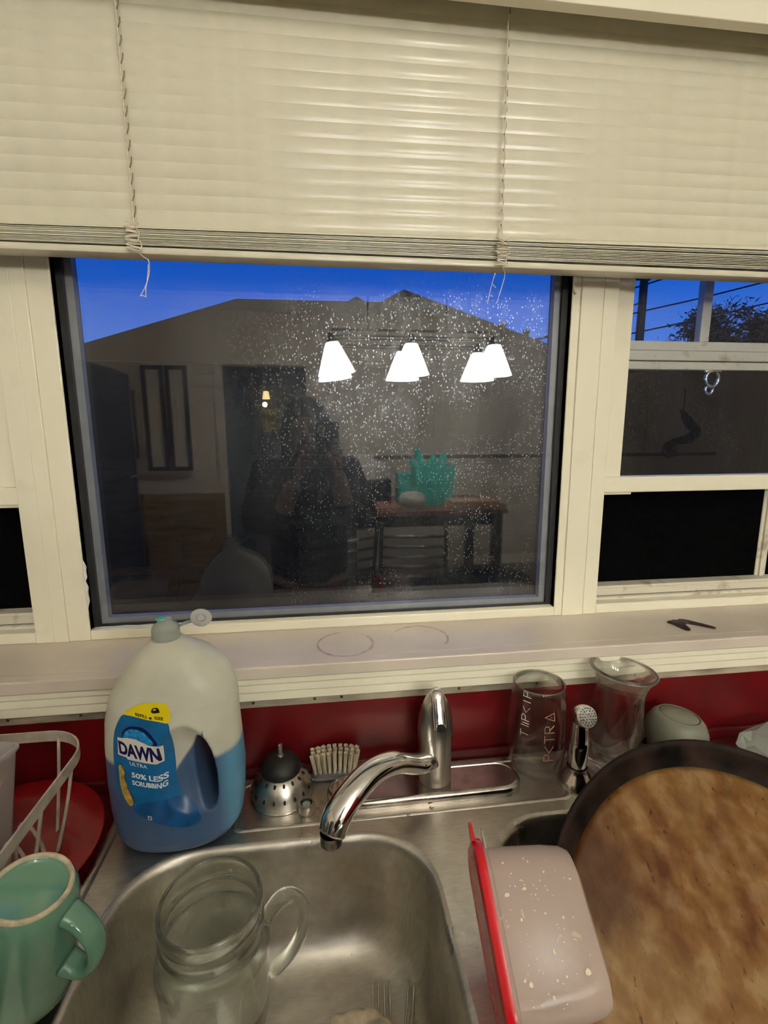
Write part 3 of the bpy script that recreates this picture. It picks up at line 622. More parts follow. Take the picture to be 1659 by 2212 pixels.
bm = BM(); lathe(bm, [(.0058, .2738), (.0060, .2752), (.0035, .2758), (.0002, .2755)], 20, (-.004, -.001, 0)); o = obj('soap_residue', bm, plain('teal_soap', (.10, .42, .36, 1), .2), cp, True); o['label'] = 'teal soap residue'
bm = BM(); Mx = Matrix.Translation((.0405, -.002, .2715)) @ Matrix.Rotation(math.radians(20), 4, 'Y') @ Matrix.Rotation(math.radians(28), 4, 'X')
lathe(bm, [(.0002, .0006), (.0095, .0006), (.011, .0012), (.0122, .0040), (.0116, .0042), (.0104, .0022), (.0002, .0018)], 28, mat=Mx); tube(bm, [Mx @ Vector(p) for p in [(.0045*math.cos(a), .0045*math.sin(a), .003) for a in [2*PI*k/16 for k in range(16)]]], .0008, 6, closed=True)
obj('flip_lid', bm, plain('clear_lid_plastic', (.75, .75, .74, 1), .2, trans=.45, ior=1.3), cp, True, angle=60)
bm = BM(); tube(bm, cr([(.0145, -.001, .2625), (.020, -.002, .2655), (.0255, -.002, .2675), (.0300, -.002, .2690)], 4), [.0016]*13, 8, flat=.5); tube(bm, cr([(.0145, .004, .2635), (.021, .003, .2665), (.0300, .002, .2695)], 4), .001, 6); obj('hinge', bm, m_capp, cp, True)
bmj.free()

# ------------------------------------------------------------------ basket strainer, aerator ring, nail brush
st = thing('basket_strainer', 'steel basket strainer standing upside down by the soap, black stopper on top', 'strainer', (-.0665, -.0440, 0))
bm = BM(); lathe(bm, [(.0375, .0022), (.0400, .0004), (.0405, .003), (.0408, .008), (.0395, .016), (.036, .0245), (.0315, .031), (.0270, .0355), (.024, .037), (.0002, .037)], 48); dm = obj('basket', bm, m_brushed, st, True)
bm = BM(); rings(bm, [[(R_*math.cos(2*PI*k/48), R_*math.sin(2*PI*k/48), z) for k in range(48)] for R_, z in ((.0405, 0), (.0418, .0012), (.0405, .0032), (.0395, .0015))], close=True); obj('rim', bm, m_chrome, st, True)
for R_, z, n_, s_ in ((.0392, .0165, 18, .0017), (.0300, .0330, 16, .0017)):
    for k in range(n_):
        a = 2*PI*(k+.5*(R_ < .035))/n_; d = Matrix.Translation((R_*math.cos(a), R_*math.sin(a), z)) @ Matrix.Rotation(a, 4, 'Z') @ Matrix.Rotation(math.radians(62 if R_ > .035 else 40), 4, 'Y') @ Matrix.Diagonal((1.7, 1, 1, 1))
        bm = BM(); lathe(bm, [(s_, -.0006), (s_, .0004), (.0001, .0004)], 10, mat=d); obj('hole', bm, m_hole, dm)
bm = BM(); lathe(bm, [(.0262, .0365), (.0270, .039), (.0255, .045), (.0205, .052), (.012, .0555), (.0002, .0565)], 40); sto = obj('stopper', bm, m_rubber, st, True)
bm = BM(); box(bm, -.0028, .0028, -.0022, .0022, .055, .0740, .001); lathe(bm, [(.0045, .055), (.0045, .058), (.0025, .0585)], 12); obj('stem', bm, m_brushed, sto)
ae = thing('faucet_aerator', 'small steel aerator ring on the ledge in front of the strainer', 'aerator', (-.0322, -.0800, 0))
bm = BM(); lathe(bm, [(.0096, 0), (.0102, .001), (.0102, .0125), (.0094, .0135), (.0080, .0135), (.0076, .0115), (.0076, .006)], 32); obj('ring', bm, m_brushed, ae, True, angle=40)
bm = BM(); lathe(bm, [(.0077, .006), (.0076, .0105), (.0058, .0112), (.0052, .0105)], 24); obj('rubber_washer', bm, m_rubber, ae, True)
bm = BM(); lathe(bm, [(.0053, .0104), (.003, .0112), (.0002, .0114)], 20); obj('screen', bm, plain('pale_green_screen', (.36, .46, .38, 1), .5, var=.2, scale=500), ae, True)
br = thing('nail_brush', 'clear handled nail brush with cream bristles against the red wall', 'brush', (.0060, -.0205, 0), (0, 0, -.03))
br.scale = (.90, .95, 1)
bm = BM(); f_ = lambda i, z: rrect(0, 0, .0365-i, .0115-i, .0113, z, 6)
rings(bm, [f_(.003, 0), f_(0, .002), f_(0, .010), f_(.0015, .012)], cap0=True, cap1=True); obj('handle', bm, plain('clear_brush_plastic', (.72, .70, .74, 1), .12, trans=.75, ior=1.4), br, True, angle=50)
m_bris = plain('bristle', (.66, .58, .42, 1), .7, var=.25, scale=300, stretch=(1, 1, .1))
for i in range(9):
    for j in range(3):
        x = -.030+i*.0075+(.0012 if j % 2 else 0); y = -.007+j*.007; h = .028+.005*math.sin(PI*(i+.5)/9); bm = BM()
        dx = (i-4)*.0008; lathe(bm, [(.0026, .010), (.0026, .012), (.0034, .010+h*.8), (.0037, .0105+h), (.0002, .0112+h)], 8, (0, 0, 0), fn=lambda r, z, a: r*(1+.18*math.sin(a*4+i)))
        for v in bm.verts: v.co.x += x+dx*(v.co.z-.01)/.03*1.6; v.co.y += y+(j-1)*.0016*(v.co.z-.01)/.03
        obj('bristle_tuft', bm, m_bris, br)

# ------------------------------------------------------------------ drinking glasses
def vessel(name, root, outer, th, m, seg=64, fn=None, base=.006):
    """closed glass wall from an outer profile (r,z) bottom to rim"""
    inner = [(max(r-th, .0003), z) for r, z in outer if z > base]
    prof = [(.0003, outer[0][1])]+outer+[(outer[-1][0]-th*.5, outer[-1][1]+th*.5)]+inner[::-1]+[(.0003, base)]
    n_out = len(outer)+1; lp = []
    for i, (r, z) in enumerate(prof):   # only the outer face carries the relief, so the wall varies in thickness
        lp.append([((fn(r, z, a) if (fn and i <= n_out) else r)*math.cos(a), (fn(r, z, a) if (fn and i <= n_out) else r)*math.sin(a), z) for a in [2*PI*k/seg for k in range(seg)]])
    bm = BM(); rings(bm, lp); return obj(name, bm, m, root, True)
tg = thing('lettered_glass', 'plain stemless tumbler with rose coloured vertical lettering beside the sprayer', 'glass', (.291, -.050, .0005))
prT = [(.020, 0), (.025, .002), (.032, .011), (.0375, .025), (.0402, .045), (.0408, .062), (.0400, .085), (.0380, .108), (.0358, .128), (.0348, .140)]
vessel('tumbler', tg, prT, .0013, m_thin)
def rT(z):
    for (a, b_), (c, d) in zip(prT, prT[1:]):
        if b_ <= z <= d: return a+(c-a)*(z-b_)/(d-b_)
    return .036
def stroke_letters(name, polys, x0, z0, s, m, side=-1):
    for ls in polys: pass
LET = {'P': [[(0, 0), (1, 0)], [(1, 0), (1, .6), (.85, .8), (.65, .8), (.5, .6), (.5, 0)]], 'E': [[(.05, .75), (.5, 0), (.95, .75)]], 'T': [[(0, .4), (1, .4)], [(1, 0), (1, .85)]],
       'R': [[(0, 0), (1, 0)], [(1, 0), (1, .55), (.88, .75), (.65, .75), (.52, .55), (.52, 0)], [(.52, .3), (0, .8)]],
       'A': [[(0, 0), (1, .45), (0, .9), (0, 0)], [(.3, .42), (.36, .48)]], 'I': [[(0, .4), (1, .4)]], 'V': [[(.9, 0), (.1, .4), (.9, .8)]], 'B': [[(0, 0), (1, 0), (1, .5), (.75, .7), (.5, .5), (.3, .75), (0, .5), (0, 0)]], 'M': [[(0, .1), (1, .1)], [(0, .45), (.8, .45)], [(0, .8), (1, .8)]]}
def ring_text(word, ang0, zs, s, m):
    for ch, z in zip(word, zs):
        bm = BM()
        for pl in LET[ch]:
            pts = []
            for (u, v) in pl:   # letter turned on its side: up of the letter points left, reading upwards
                zz = z+v*s*1.05; r = rT(zz)+.0003; a = ang0-(u-.5)*s/r*1.15; pts.append((r*math.cos(a), r*math.sin(a), zz))
            tube(bm, pts, .00042, 5)
        obj('letter', bm, m, tg)
ring_text('PETRA', -PI/2-.02, (.0480, .0600, .0745, .0885, .1045), .0115, m_letter)
ring_text('TMPEIP', -PI/2-.86, (.078, .0925, .1005, .1115, .1225, .133), .0095, m_letterw)
bm = BM(); rings(bm, [[((.0346+.0008*math.cos(t_))*math.cos(a), (.0346+.0008*math.cos(t_))*math.sin(a), .1405+.0008*math.sin(t_)) for a in [2*PI*k/56 for k in range(56)]] for t_ in [2*PI*j/6 for j in range(6)]], close=True); obj('rim', bm, m_glass, tg, True)
vs_ = thing('flared_vase', 'heavy clear glass vase with thick flared rim and swirled bumpy sides', 'vase', (.402, -.052, .0005), (0, math.radians(5), 0))
def fv(r, z, a):
    w = min(1, max(0, (z-.01)/.03))*min(1, max(0, (.118-z)/.03)); return r*(1+w*(.05+.09*math.sin(3*a+z*70)+.08*math.sin(5*a-z*95+1)+.05*math.sin(9*a+z*130)))
prV = [(.026, 0), (.031, .002), (.034, .012), (.0335, .03), (.033, .05), (.034, .07), (.0335, .09), (.032, .108), (.0322, .122), (.0355, .136), (.0410, .147), (.0436, .1505)]
vessel('vase_body', vs_, prV, .0045, m_glass, 96, fv, .012)
bm = BM(); rings(bm, [[((.0422+.0028*math.cos(t_))*math.cos(a), (.0422+.0028*math.cos(t_))*math.sin(a), .1515+.0026*math.sin(t_)) for a in [2*PI*k/64 for k in range(64)]] for t_ in [2*PI*j/10 for j in range(10)]], close=True); obj('rim', bm, m_glass, vs_, True)
# grey capped jar behind the pan
gj = thing('frosted_jar', 'squat jar with grey green rounded lid behind the stained pan', 'jar', (.499, -.055, .0005), (0, math.radians(6), 0))
bm = BM(); lathe(bm, [(.0003, 0), (.022, 0), (.029, .006), (.034, .020), (.036, .034), (.0345, .034), (.0325, .021), (.027, .009), (.0003, .004)], 48); o = obj('glass_body', bm, plain('pinkish_glass', (.55, .42, .42, 1), .12, trans=.7, ior=1.4), gj, True)
bm = BM(); lathe(bm, [(.0365, .030), (.0400, .034), (.0420, .045), (.0405, .058), (.0350, .070), (.0280, .0765), (.0265, .0765), (.0258, .0752), (.0250, .0762), (.012, .0775), (.0002, .0778)], 56); o = obj('lid', bm, plain('grey_green_silicone', (.20, .205, .155, 1), .45, var=.08), gj, True, angle=60); o['label'] = 'grey green rounded lid'
bm = BM(); rings(bm, [[((.0256+.0007*math.cos(t_))*math.cos(a), (.0256+.0007*math.cos(t_))*math.sin(a), .0757+.0007*math.sin(t_)) for a in [2*PI*k/48 for k in range(48)]] for t_ in [2*PI*j/6 for j in range(6)]], close=True); obj('seam', bm, m_rubber, gj)
# clear plastic clamshell at the far right
pb = thing('plastic_clamshell', 'crumpled clear plastic package behind the pan at the right', 'packaging', (.655, -.085, 0))
bm = BM(); q = [(-.055, -.03), (-.02, -.05), (.05, -.045), (.075, .0), (.06, .045), (0, .05), (-.05, .03)]
lp = [[(x*s, y*s, z+random.uniform(-.003, .003)) for x, y in q] for s, z in ((.8, .0035), (1, .02), (.95, .038), (.6, .052), (.25, .056))]
rings(bm, lp, cap1=True, cap0=True); obj('shell', bm, plain('clear_pet', (.78, .83, .78, 1), .12, trans=.75, ior=1.3), pb)

# ------------------------------------------------------------------ big stained pan
def dark(t, c, k):
    m = t.nodes.new('ShaderNodeMix'); m.data_type = 'RGBA'; m.blend_type = 'MULTIPLY'; m.inputs[0].default_value = 1; t.links.new(c, m.inputs[6]); m.inputs[7].default_value = k; return m.outputs[2]
def crust():
    m, t, b, o = new('baked_on_crust')
    n1 = noise(t, 9, 9, (1, 1, 1), 1.2); n2 = noise(t, 26, 9, (1.2, .9, 1), .5); n3 = noise(t, 150, 4, (1, .5, 1))
    a = ramp(t, n1, [(.30, (.12, .030, .004)), (.40, (.30, .10, .010)), (.50, (.42, .20, .035)), (.58, (.46, .30, .11)), (.70, (.62, .50, .32))])
    a2 = ramp(t, n2, [(.35, (.17, .065, .014)), (.5, (.36, .215, .075)), (.7, (.50, .38, .2))]); c = mixc(t, .5, a, a2); n4 = noise(t, 45, 9, (1.15, .85, 1), .2); c = mixc(t, .38, c, ramp(t, n4, [(.34, (.12, .04, .008)), (.5, (.40, .24, .09)), (.64, (.72, .60, .42))]))
    tcn = t.nodes.new('ShaderNodeTexCoord'); s = t.nodes.new('ShaderNodeSeparateXYZ'); t.links.new(tcn.outputs['Object'], s.inputs[0])
    # redder burnt zone at the far left rim
    dx = M(t, 'ADD', s.outputs[0], .13); dy = M(t, 'SUBTRACT', s.outputs[1], .10); d = M(t, 'SQRT', M(t, 'ADD', M(t, 'MULTIPLY', dx, dx), M(t, 'MULTIPLY', dy, dy)))
    k = t.nodes.new('ShaderNodeMapRange'); t.links.new(M(t, 'ADD', d, M(t, 'MULTIPLY', n2, .05)), k.inputs[0]); k.inputs[1].default_value = .105; k.inputs[2].default_value = .05
    c = mixc(t, M(t, 'MULTIPLY', k.outputs[0], .75), c, (.09, .02, .008, 1))
    sp = ramp(t, n3, [(.28, (1,)*3), (.34, (0,)*3)]); c = mixc(t, M(t, 'MULTIPLY', sp, .7), c, (.05, .02, .008, 1))
    c = dark(t, c, (.42, .345, .25, 1)); t.links.new(c, b.inputs['Base Color']); b.inputs['Roughness'].default_value = .5; b.inputs['Specular IOR Level'].default_value = .2
    t.links.new(bump(t, n2, .35, .002), b.inputs['Normal']); return m
m_iron = plain('seasoned_rim', (.018, .010, .007, 1), .6, var=.5, scale=30, bmp=.2, spec=.12)
m_crust = crust()
PC = Vector((.370, -.363, .027)); PN = Vector((0, -.8, 1)).normalized(); PR = .200
rx = Vector((1, 0, 0)); ry = PN.cross(rx)
PM = Matrix((rx.to_4d(), ry.to_4d(), PN.to_4d(), (0, 0, 0, 1))).transposed(); PM[3] = (0, 0, 0, 1); PM.translation = PC
for i in range(3): PM[3][i] = 0
pn = thing('round_pan', 'large round dark rimmed pan with brown baked on crust leaning in the right bowl', 'pan'); pn.matrix_world = PM
bm = BM(); lathe(bm, [(.168, -.0245), (.180, -.0225), (.190, -.012), (.1975, -.003), (.2015, .0002), (.2005, .0022), (.1975, .0022), (.1935, -.002), (.1875, -.010), (.1790, -.0185), (.1765, -.0195)], 96); obj('rim', bm, m_iron, pn, True)
bm = BM(); lathe(bm, [(.178, -.0240), (.1785, -.0185), (.172, -.0178), (.14, -.0176), (.09, -.0175), (.04, -.0175), (.0003, -.0175)], 96); o = obj('pan_floor', bm, m_crust, pn, True); o['label'] = 'stained golden brown pan floor'
bm = BM(); lathe(bm, [(.0003, -.0245), (.168, -.0245)], 48); obj('underside', bm, m_iron, pn, True)

# ------------------------------------------------------------------ plastic tub with red lid, lying on the divider and the pan edge
def tubmat(name, col, tr, rough=.22):
    m, t, b, o = new(name)
    s = ramp(t, noise(t, 60, 4, (1, .45, 1), .6), [(.66, (0,)*3), (.69, (1,)*3)]); mk = ramp(t, noise(t, 9, 3), [(.42, (0,)*3), (.58, (1,)*3)])
    f = M(t, 'MULTIPLY', s, mk); t.links.new(mixc(t, f, col, (.72, .62, .42, 1)), b.inputs['Base Color'])
    b.inputs['Roughness'].default_value = rough
    tl = t.nodes.new('ShaderNodeBsdfTranslucent'); tl.inputs[0].default_value = col
    tr_ = t.nodes.new('ShaderNodeBsdfTransparent'); tr_.inputs[0].default_value = (1, .93, .92, 1)
    m1 = t.nodes.new('ShaderNodeMixShader'); m1.inputs[0].default_value = .35; t.links.new(b.outputs[0], m1.inputs[1]); t.links.new(tl.outputs[0], m1.inputs[2])
    m2 = t.nodes.new('ShaderNodeMixShader'); t.links.new(M(t, 'MULTIPLY', M(t, 'SUBTRACT', 1, f), tr), m2.inputs[0]); t.links.new(m1.outputs[0], m2.inputs[1]); t.links.new(tr_.outputs[0], m2.inputs[2])
    t.links.new(m2.outputs[0], o.inputs[0]); return m
m_tub = tubmat('cloudy_tub_plastic', (.70, .59, .52, 1), .40)
m_lid = plain('red_lid_plastic', (.62, .004, .012, 1), .25, var=.05)
TM = Matrix(((.0088, -.1359, .9907, .1311), (.8974, -.5918, -.0876, -.3060), (.6700, .7946, .1042, .0560), (0, 0, 0, 1)))
TB = thing('plastic_tub', 'cloudy plastic food tub with red lid lying on its side against the pan', 'container'); TB.matrix_world = TM
# local: X along the long side (far = +), Y across, Z from lid to base
bm = BM(); g_ = lambda hx, hy, r, z: rrect(0, 0, hx, hy, r, z, 8)
rings(bm, [g_(.0565, .0435, .022, .000), g_(.0565, .0435, .022, .009), g_(.0535, .0405, .020, .0105), g_(.0532, .040, .020, .024), g_(.0515, .0385, .021, .060), g_(.0495, .037, .022, .076), g_(.0465, .034, .021, .083), g_(.040, .027, .018, .086)], cap1=True)
rings(bm, [g_(.055, .042, .021, .002), g_(.052, .039, .02, .0115), g_(.0518, .0385, .02, .024), g_(.048, .0355, .021, .075), g_(.038, .025, .016, .084)], cap1=True)
tbo = obj('tub_body', bm, m_tub, TB, True, angle=40)
bm = BM(); rings(bm, [g_(.0585, .0455, .023, .006), g_(.0600, .0470, .024, .006), g_(.0605, .0475, .0245, .002), g_(.0592, .0462, .024, -.0015), g_(.053, .040, .021, -.003), g_(.050, .037, .019, -.0024)], cap1=True); ld_ = obj('lid', bm, m_lid, TB, True, angle=40); ld_['label'] = 'red lid'
bm = BM(); prism(bm, [(.057, .018), (.069, .026), (.071, .031), (.068, .035), (.057, .039)], -.002, .0008); obj('lid_tab', bm, m_lid, ld_)
bm = BM(); prism(bm, sm([(.052, .016), (.060, .018), (.066, .025), (.064, .033), (.056, .036), (.050, .032)]), .0085, .0097); obj('tub_tab', bm, m_tub, TB)
bm = BM(); rf = random.Random(11)
for _ in range(90):
    u = rf.uniform(0, 1); x = .046-rf.random()**.9*.092; z = .016+.06*rf.betavariate(1.3, 1.8); y = .0408-(z-.010)*.044; w = rf.uniform(.0002, .0008)*(2.2 if rf.random() < .12 else 1); h = rf.uniform(.6, 1.8)*w
    q = [(x+w*math.cos(k)*rf.uniform(.6, 1.3), z+h*math.sin(k)*rf.uniform(.6, 1.3)) for k in [2*PI*j/6 for j in range(6)]]; prism(bm, q, y, y+.0004, 'xz')
o = obj('dried_flakes', bm, plain('dried_flakes', (.70, .62, .45, 1), .7), tbo); o['kind'] = 'stuff'

# ------------------------------------------------------------------ mason jar mug in the left bowl
jm = thing('jar_mug', 'clear glass jar mug with handle standing in the left sink bowl', 'mug', (-.1255, -.2030, -.1440))
def fj(r, z, a):
    if .02 < z < .095: return r*(1-.022*(.5+.5*math.cos(8*a))**2)
    if z > .118 and z < .15: return r
    return r
prJ = [(.040, 0), (.046, .002), (.0505, .008), (.053, .02), (.0545, .04), (.0565, .085), (.0575, .098), (.0565, .106), (.0525, .114), (.0505, .118), (.0505, .128), (.0525, .130), (.0525, .1325), (.0500, .1345), (.0500, .143), (.0515, .145), (.0520, .1565), (.0515, .1595)]
vessel('jar_body', jm, prJ, .0042, m_glassg, 72, fj, .010)
bm = BM(); p = cr([(.0505, .012, .112), (.066, .020, .127), (.083, .026, .124), (.0925, .028, .104), (.089, .027, .075), (.074, .022, .052), (.054, .014, .040)], 7)
tube(bm, p, interp([.0085, .0095, .0085, .008, .0075, .0075, .008], len(p)), 16, flat=.85); obj('handle', bm, m_glassg, jm, True)

# ------------------------------------------------------------------ teal mug, upside down
m_teal = plain('teal_glaze', (.14, .31, .215, 1), .16, var=.08, scale=18, coat=.5)
m_unglz = plain('unglazed_foot', (.60, .52, .36, 1), .6, var=.2, scale=120)
b0 = Vector((-.2470, -.2690, .120)); axm = (b0-Vector((-.270, -.263, .022))).normalized()
ym = (Vector((0, 1, 0))-axm*axm.y).normalized(); xm = ym.cross(axm)
MM = Matrix.Identity(4)
for i in range(3): MM[i][0], MM[i][1], MM[i][2], MM[i][3] = xm[i], ym[i], axm[i], b0[i]
tm = thing('teal_mug', 'teal glazed mug standing upside down at the left of the sink', 'mug'); tm.matrix_world = MM
bm = BM(); lathe(bm, [(.0003, -.0045), (.024, -.0045), (.0262, -.003), (.0272, -.0002), (.0300, -.0002), (.0312, -.002), (.0345, -.008), (.0365, -.018), (.0385, -.05), (.0410, -.085), (.0418, -.0985), (.0408, -.1000), (.0392, -.0985), (.0372, -.07), (.035, -.03), (.032, -.010), (.0003, -.009)], 64); obj('mug_body', bm, m_teal, tm, True)
bm = BM(); rings(bm, [[(R_*math.cos(2*PI*k/56), R_*math.sin(2*PI*k/56), z) for k in range(56)] for R_, z in ((.0268, -.0012), (.0274, .0008), (.0290, .0012), (.0304, .0006), (.0310, -.0014))]); obj('foot_ring', bm, m_unglz, tm, True)
bm = BM(); ha = -.22; hd = lambda r, z: (r*math.cos(ha), r*math.sin(ha), z)
p = cr([hd(.034, -.014), hd(.045, -.018), hd(.058, -.029), hd(.064, -.045), hd(.060, -.060), hd(.050, -.066), hd(.0385, -.064)], 6)
tube(bm, p, interp([.0115, .0105, .0100, .0095, .0095, .0100, .0115], len(p)), 16, flat=.55); obj('handle', bm, m_teal, tm, True)

# ------------------------------------------------------------------ dish rack, bin, red plate
rk = thing('dish_rack', 'cream coated wire dish rack on the red counter at the left edge', 'dish rack', (-.43, -.24, -.004)); rl = rel(rk)
m_coat = plain('cream_wire_coating', (.50, .44, .36, 1), .4, var=.15, scale=60)
bm = BM()
cx, cy, hx, hy, r_ = -.4285, -.235, .142, .178, .055
outl = rrect(cx, cy, hx, hy, r_, .119, 10); inl = rrect(cx, cy, hx-.002, hy-.002, r_-.002, .119, 10)
rings(bm, [[(p.x, p.y, .1135) for p in outl], [(p.x, p.y, .1265) for p in outl], [(p.x, p.y, .1265) for p in inl], [(p.x, p.y, .1135) for p in inl]], close=True); obj('top_band', bm, m_coat, rk, True, loc=rl, angle=40)
bm = BM(); tube(bm, rrect(cx, cy, hx-.03, hy-.03, .03, .006, 8), .0025, 8, closed=True); obj('base_wire', bm, m_coat, rk, True, loc=rl)
def wire(pts, r=.0019):
    bm = BM(); tube(bm, cr(pts, 5), r, 8); obj('wire', bm, m_coat, rk, True, loc=rl)
for y in (-.115, -.175, -.235, -.295, -.355): 
    for sx in (1, -1): wire([(cx+sx*(hx-.002), y, .117), (cx+sx*(hx-.012), y, .07), (cx+sx*(hx-.028), y, .012), (cx+sx*(hx-.034), y, .006)])
for x in (-.33, -.39, -.45, -.51):
    for sy in (1, -1): wire([(x, cy+sy*(hy-.002), .117), (x, cy+sy*(hy-.012), .07), (x, cy+sy*(hy-.028), .012), (x, cy+sy*(hy-.034), .006)])
for y in (-.13, -.155): wire([(-.318, y, .006), (-.322, y, .035), (-.330, y-.003, .062), (-.338, y-.004, .063), (-.346, y-.003, .035), (-.35, y, .006)])
for y in (-.11, -.16, -.21, -.26, -.31, -.36): wire([(cx-hx+.03, y, .006), (cx, y, .004), (cx+hx-.03, y, .006)])
bi = thing('white_bin', 'cloudy white square plastic tub standing in the dish rack', 'container', (-.395, -.165, .0210), (0, 0, math.radians(-14)))
bm = BM(); f_ = lambda h, z, r=.006: rrect(0, 0, h, h*.95, r, z, 4)
rings(bm, [f_(.030, 0), f_(.040, .001), f_(.053, .130), f_(.0555, .1335), f_(.0555, .1370), f_(.0530, .1372), f_(.0515, .130), f_(.0385, .003), f_(.030, .003)], cap0=True, cap1=True)
obj('tub_shell', bm, tubmat('cloudy_white_plastic', (.60, .56, .54, 1), .15), bi, True, angle=40)
rp_ = thing('red_plate', 'round glossy red plate lying on the counter behind the dish rack', 'plate', (-.3700, -.1150, .0130), (math.radians(6), math.radians(2), 0))
rp_.scale = (.88, .88, 1)
bm = BM(); lathe(bm, [(.0003, -.006), (.055, -.006), (.06, -.004), (.085, .001), (.1115, .006), (.1125, .0075), (.111, .0082), (.085, .0032), (.062, -.001), (.055, -.003), (.0003, -.003)], 72)
obj('plate_body', bm, plain('red_glaze', (.25, .003, .006, 1), .22, var=.1, coat=.3), rp_, True, angle=60)

# ------------------------------------------------------------------ small things
def fork(loc, rot, label):
    f = thing('dinner_fork', label, 'fork', loc, rot, 'forks in the left bowl'); bm = BM()
    for k in range(4):
        x = -.0093+k*.0062; p = cr([(x, 0, .002), (x, .018, -.001), (x*1.02, .036, .0006), (x*1.0, .050, .005)], 4); tube(bm, p, interp([.0016, .0015, .0013, .0006], len(p)), 6, flat=.8)
    obj('tines', bm, m_fork, f, True)
    bm = BM(); p = cr([(0, .003, .002), (0, -.012, .004), (0, -.03, .008), (0, -.07, .010), (0, -.12, .005)], 5); tube(bm, p, interp([.0115, .0100, .0035, .0035, .007], len(p)), 12, flat=.2); obj('handle', bm, m_fork, f, True)
fork((.0455, -.2460, -.1350), (math.radians(6), 0, math.radians(-6)), 'fork whose four tines point up beside the crumpled cloth')
fork((.0770, -.2500, -.1350), (math.radians(4), 0, math.radians(-16)), 'fork lying further right and nearer the divider')
bm = BM(); bmesh.ops.create_icosphere(bm, subdivisions=4, radius=1)
from mathutils import noise as mn
for v in bm.verts:
    n_ = mn.fractal(v.co*1.9, 1, 2, 4)+abs(mn.noise(v.co*3.1))*.5; v.co = Vector((v.co.x*.036, v.co.y*.030, v.co.z*.014))*(1+.35*n_)
tag(obj('crumpled_cloth', bm, plain('cream_cloth', (.62, .53, .38, 1), .85, var=.2, scale=60, bmp=.3), None, True, loc=(.021, -.2520, -.1280)), 'crumpled cream cloth in the left bowl beside the forks', 'cloth')
def scrap(loc, s, col, label, rot=0, nm='food_scrap', grp=None):
    bm = BM(); q = sm([(0, 0), (.5, .25), (.9, .1), (1, .5), (.6, .62), (.35, 1.1), (.1, 1), (.22, .5)], 3); prism(bm, [(a*s, b_*s) for a, b_ in q], 0, s*.18)
    tag(obj(nm, bm, plain('scrap', col, .6), None, False, loc=loc, rot=(0, 0, rot)), label, 'scrap', grp)
scrap((.0525, -.1660, -.1455), .011, (.05, .025, .015, 1), 'dark food scrap on the floor of the left bowl', .5)
scrap((-.0335, -.1450, -.1400), .004, (.05, .025, .015, 1), 'tiny dark speck beside the handle of the jar mug', 1.)
for i, (x, y) in enumerate(((.0945, -.1060), (.1310, -.1040), (.1330, -.0960))):
    scrap((x, y, .0004), .0055, (.55, .47, .33, 1), ['pale crumb on the ledge, leftmost of three', 'pale crumb on the ledge, nearest the bowl edge', 'pale crumb against the faucet plate edge'][i], i*1.3, 'bread_crumb', 'crumbs on the sink ledge')
hk = [(.553, .0455), (.5575, .0475), (.5640, .0490), (.5690, .0505), (.5745, .0478), (.5770, .0520), (.5830, .0515), (.5890, .0480), (.5950, .0400), (.6030, .0300), (.6110, .0165), (.6125, .0130), (.6090, .0128), (.5990, .0235), (.5900, .0320), (.5830, .0365), (.5765, .0365), (.5730, .0300), (.5705, .0200), (.5680, .0125), (.5640, .0120), (.5610, .0160), (.5590, .0240), (.5580, .0330), (.5570, .0400)]
hc = Vector((.58, .03, .173)); bm = BM(); prism(bm, sm([(a-.58, b_-.03) for a, b_ in hk], 2), .0004, .0034)
tag(obj('broken_clip', bm, plain('dark_brown_plastic', (.035, .02, .016, 1), .35, var=.5, scale=200), None, False, loc=hc), 'dark brown forked broken clip lying on the white sill', 'clip')

# ------------------------------------------------------------------ behind the camera: what the dark glass mirrors
# unseen fixture added to carry the ceiling fill lamp
cf = thing('fill_fixture', 'small white fixture added for the unseen fill lamp behind the photographer', 'light', (LX, LY, CZ))
bm = BM(); lathe(bm, [(.0003, -.0), (.09, -.0), (.09, -.012), (.085, -.02), (.05, -.02)], 40); obj('canopy', bm, m_white, cf, True, angle=40)
bm = BM(); lathe(bm, [(.05, -.02), (.02, -.05), (.018, -.09)], 20); obj('socket', bm, m_white, cf, True)
# six-lamp chandelier
ch = thing('chandelier', 'bar chandelier with six glowing white cone shades mirrored in the window', 'chandelier', (.52, -2.24, 1.05))
m_sh, t, b, o = new('glowing_shade'); t.nodes.remove(b)
em = t.nodes.new('ShaderNodeEmission'); tcn = t.nodes.new('ShaderNodeTexCoord'); s = t.nodes.new('ShaderNodeSeparateXYZ'); t.links.new(tcn.outputs['Object'], s.inputs[0])
em.inputs[0].default_value = (1, .965, .87, 1)
cr_ = ramp(t, M(t, 'MULTIPLY_ADD', s.outputs[2], 5.5, 1.05), [(.0, (.5,)*3), (.35, (1,)*3), (.75, (.8,)*3), (1, (.3,)*3)]); t.links.new(M(t, 'MULTIPLY', cr_, 40), em.inputs[1]); t.links.new(em.outputs[0], o.inputs[0])
m_bronze = plain('bronze', (.10, .075, .05, 1), .3, metal=1)
lc = rel(ch)
xs = (.070, .545, 1.065); ysr = (-2.121, -2.44)
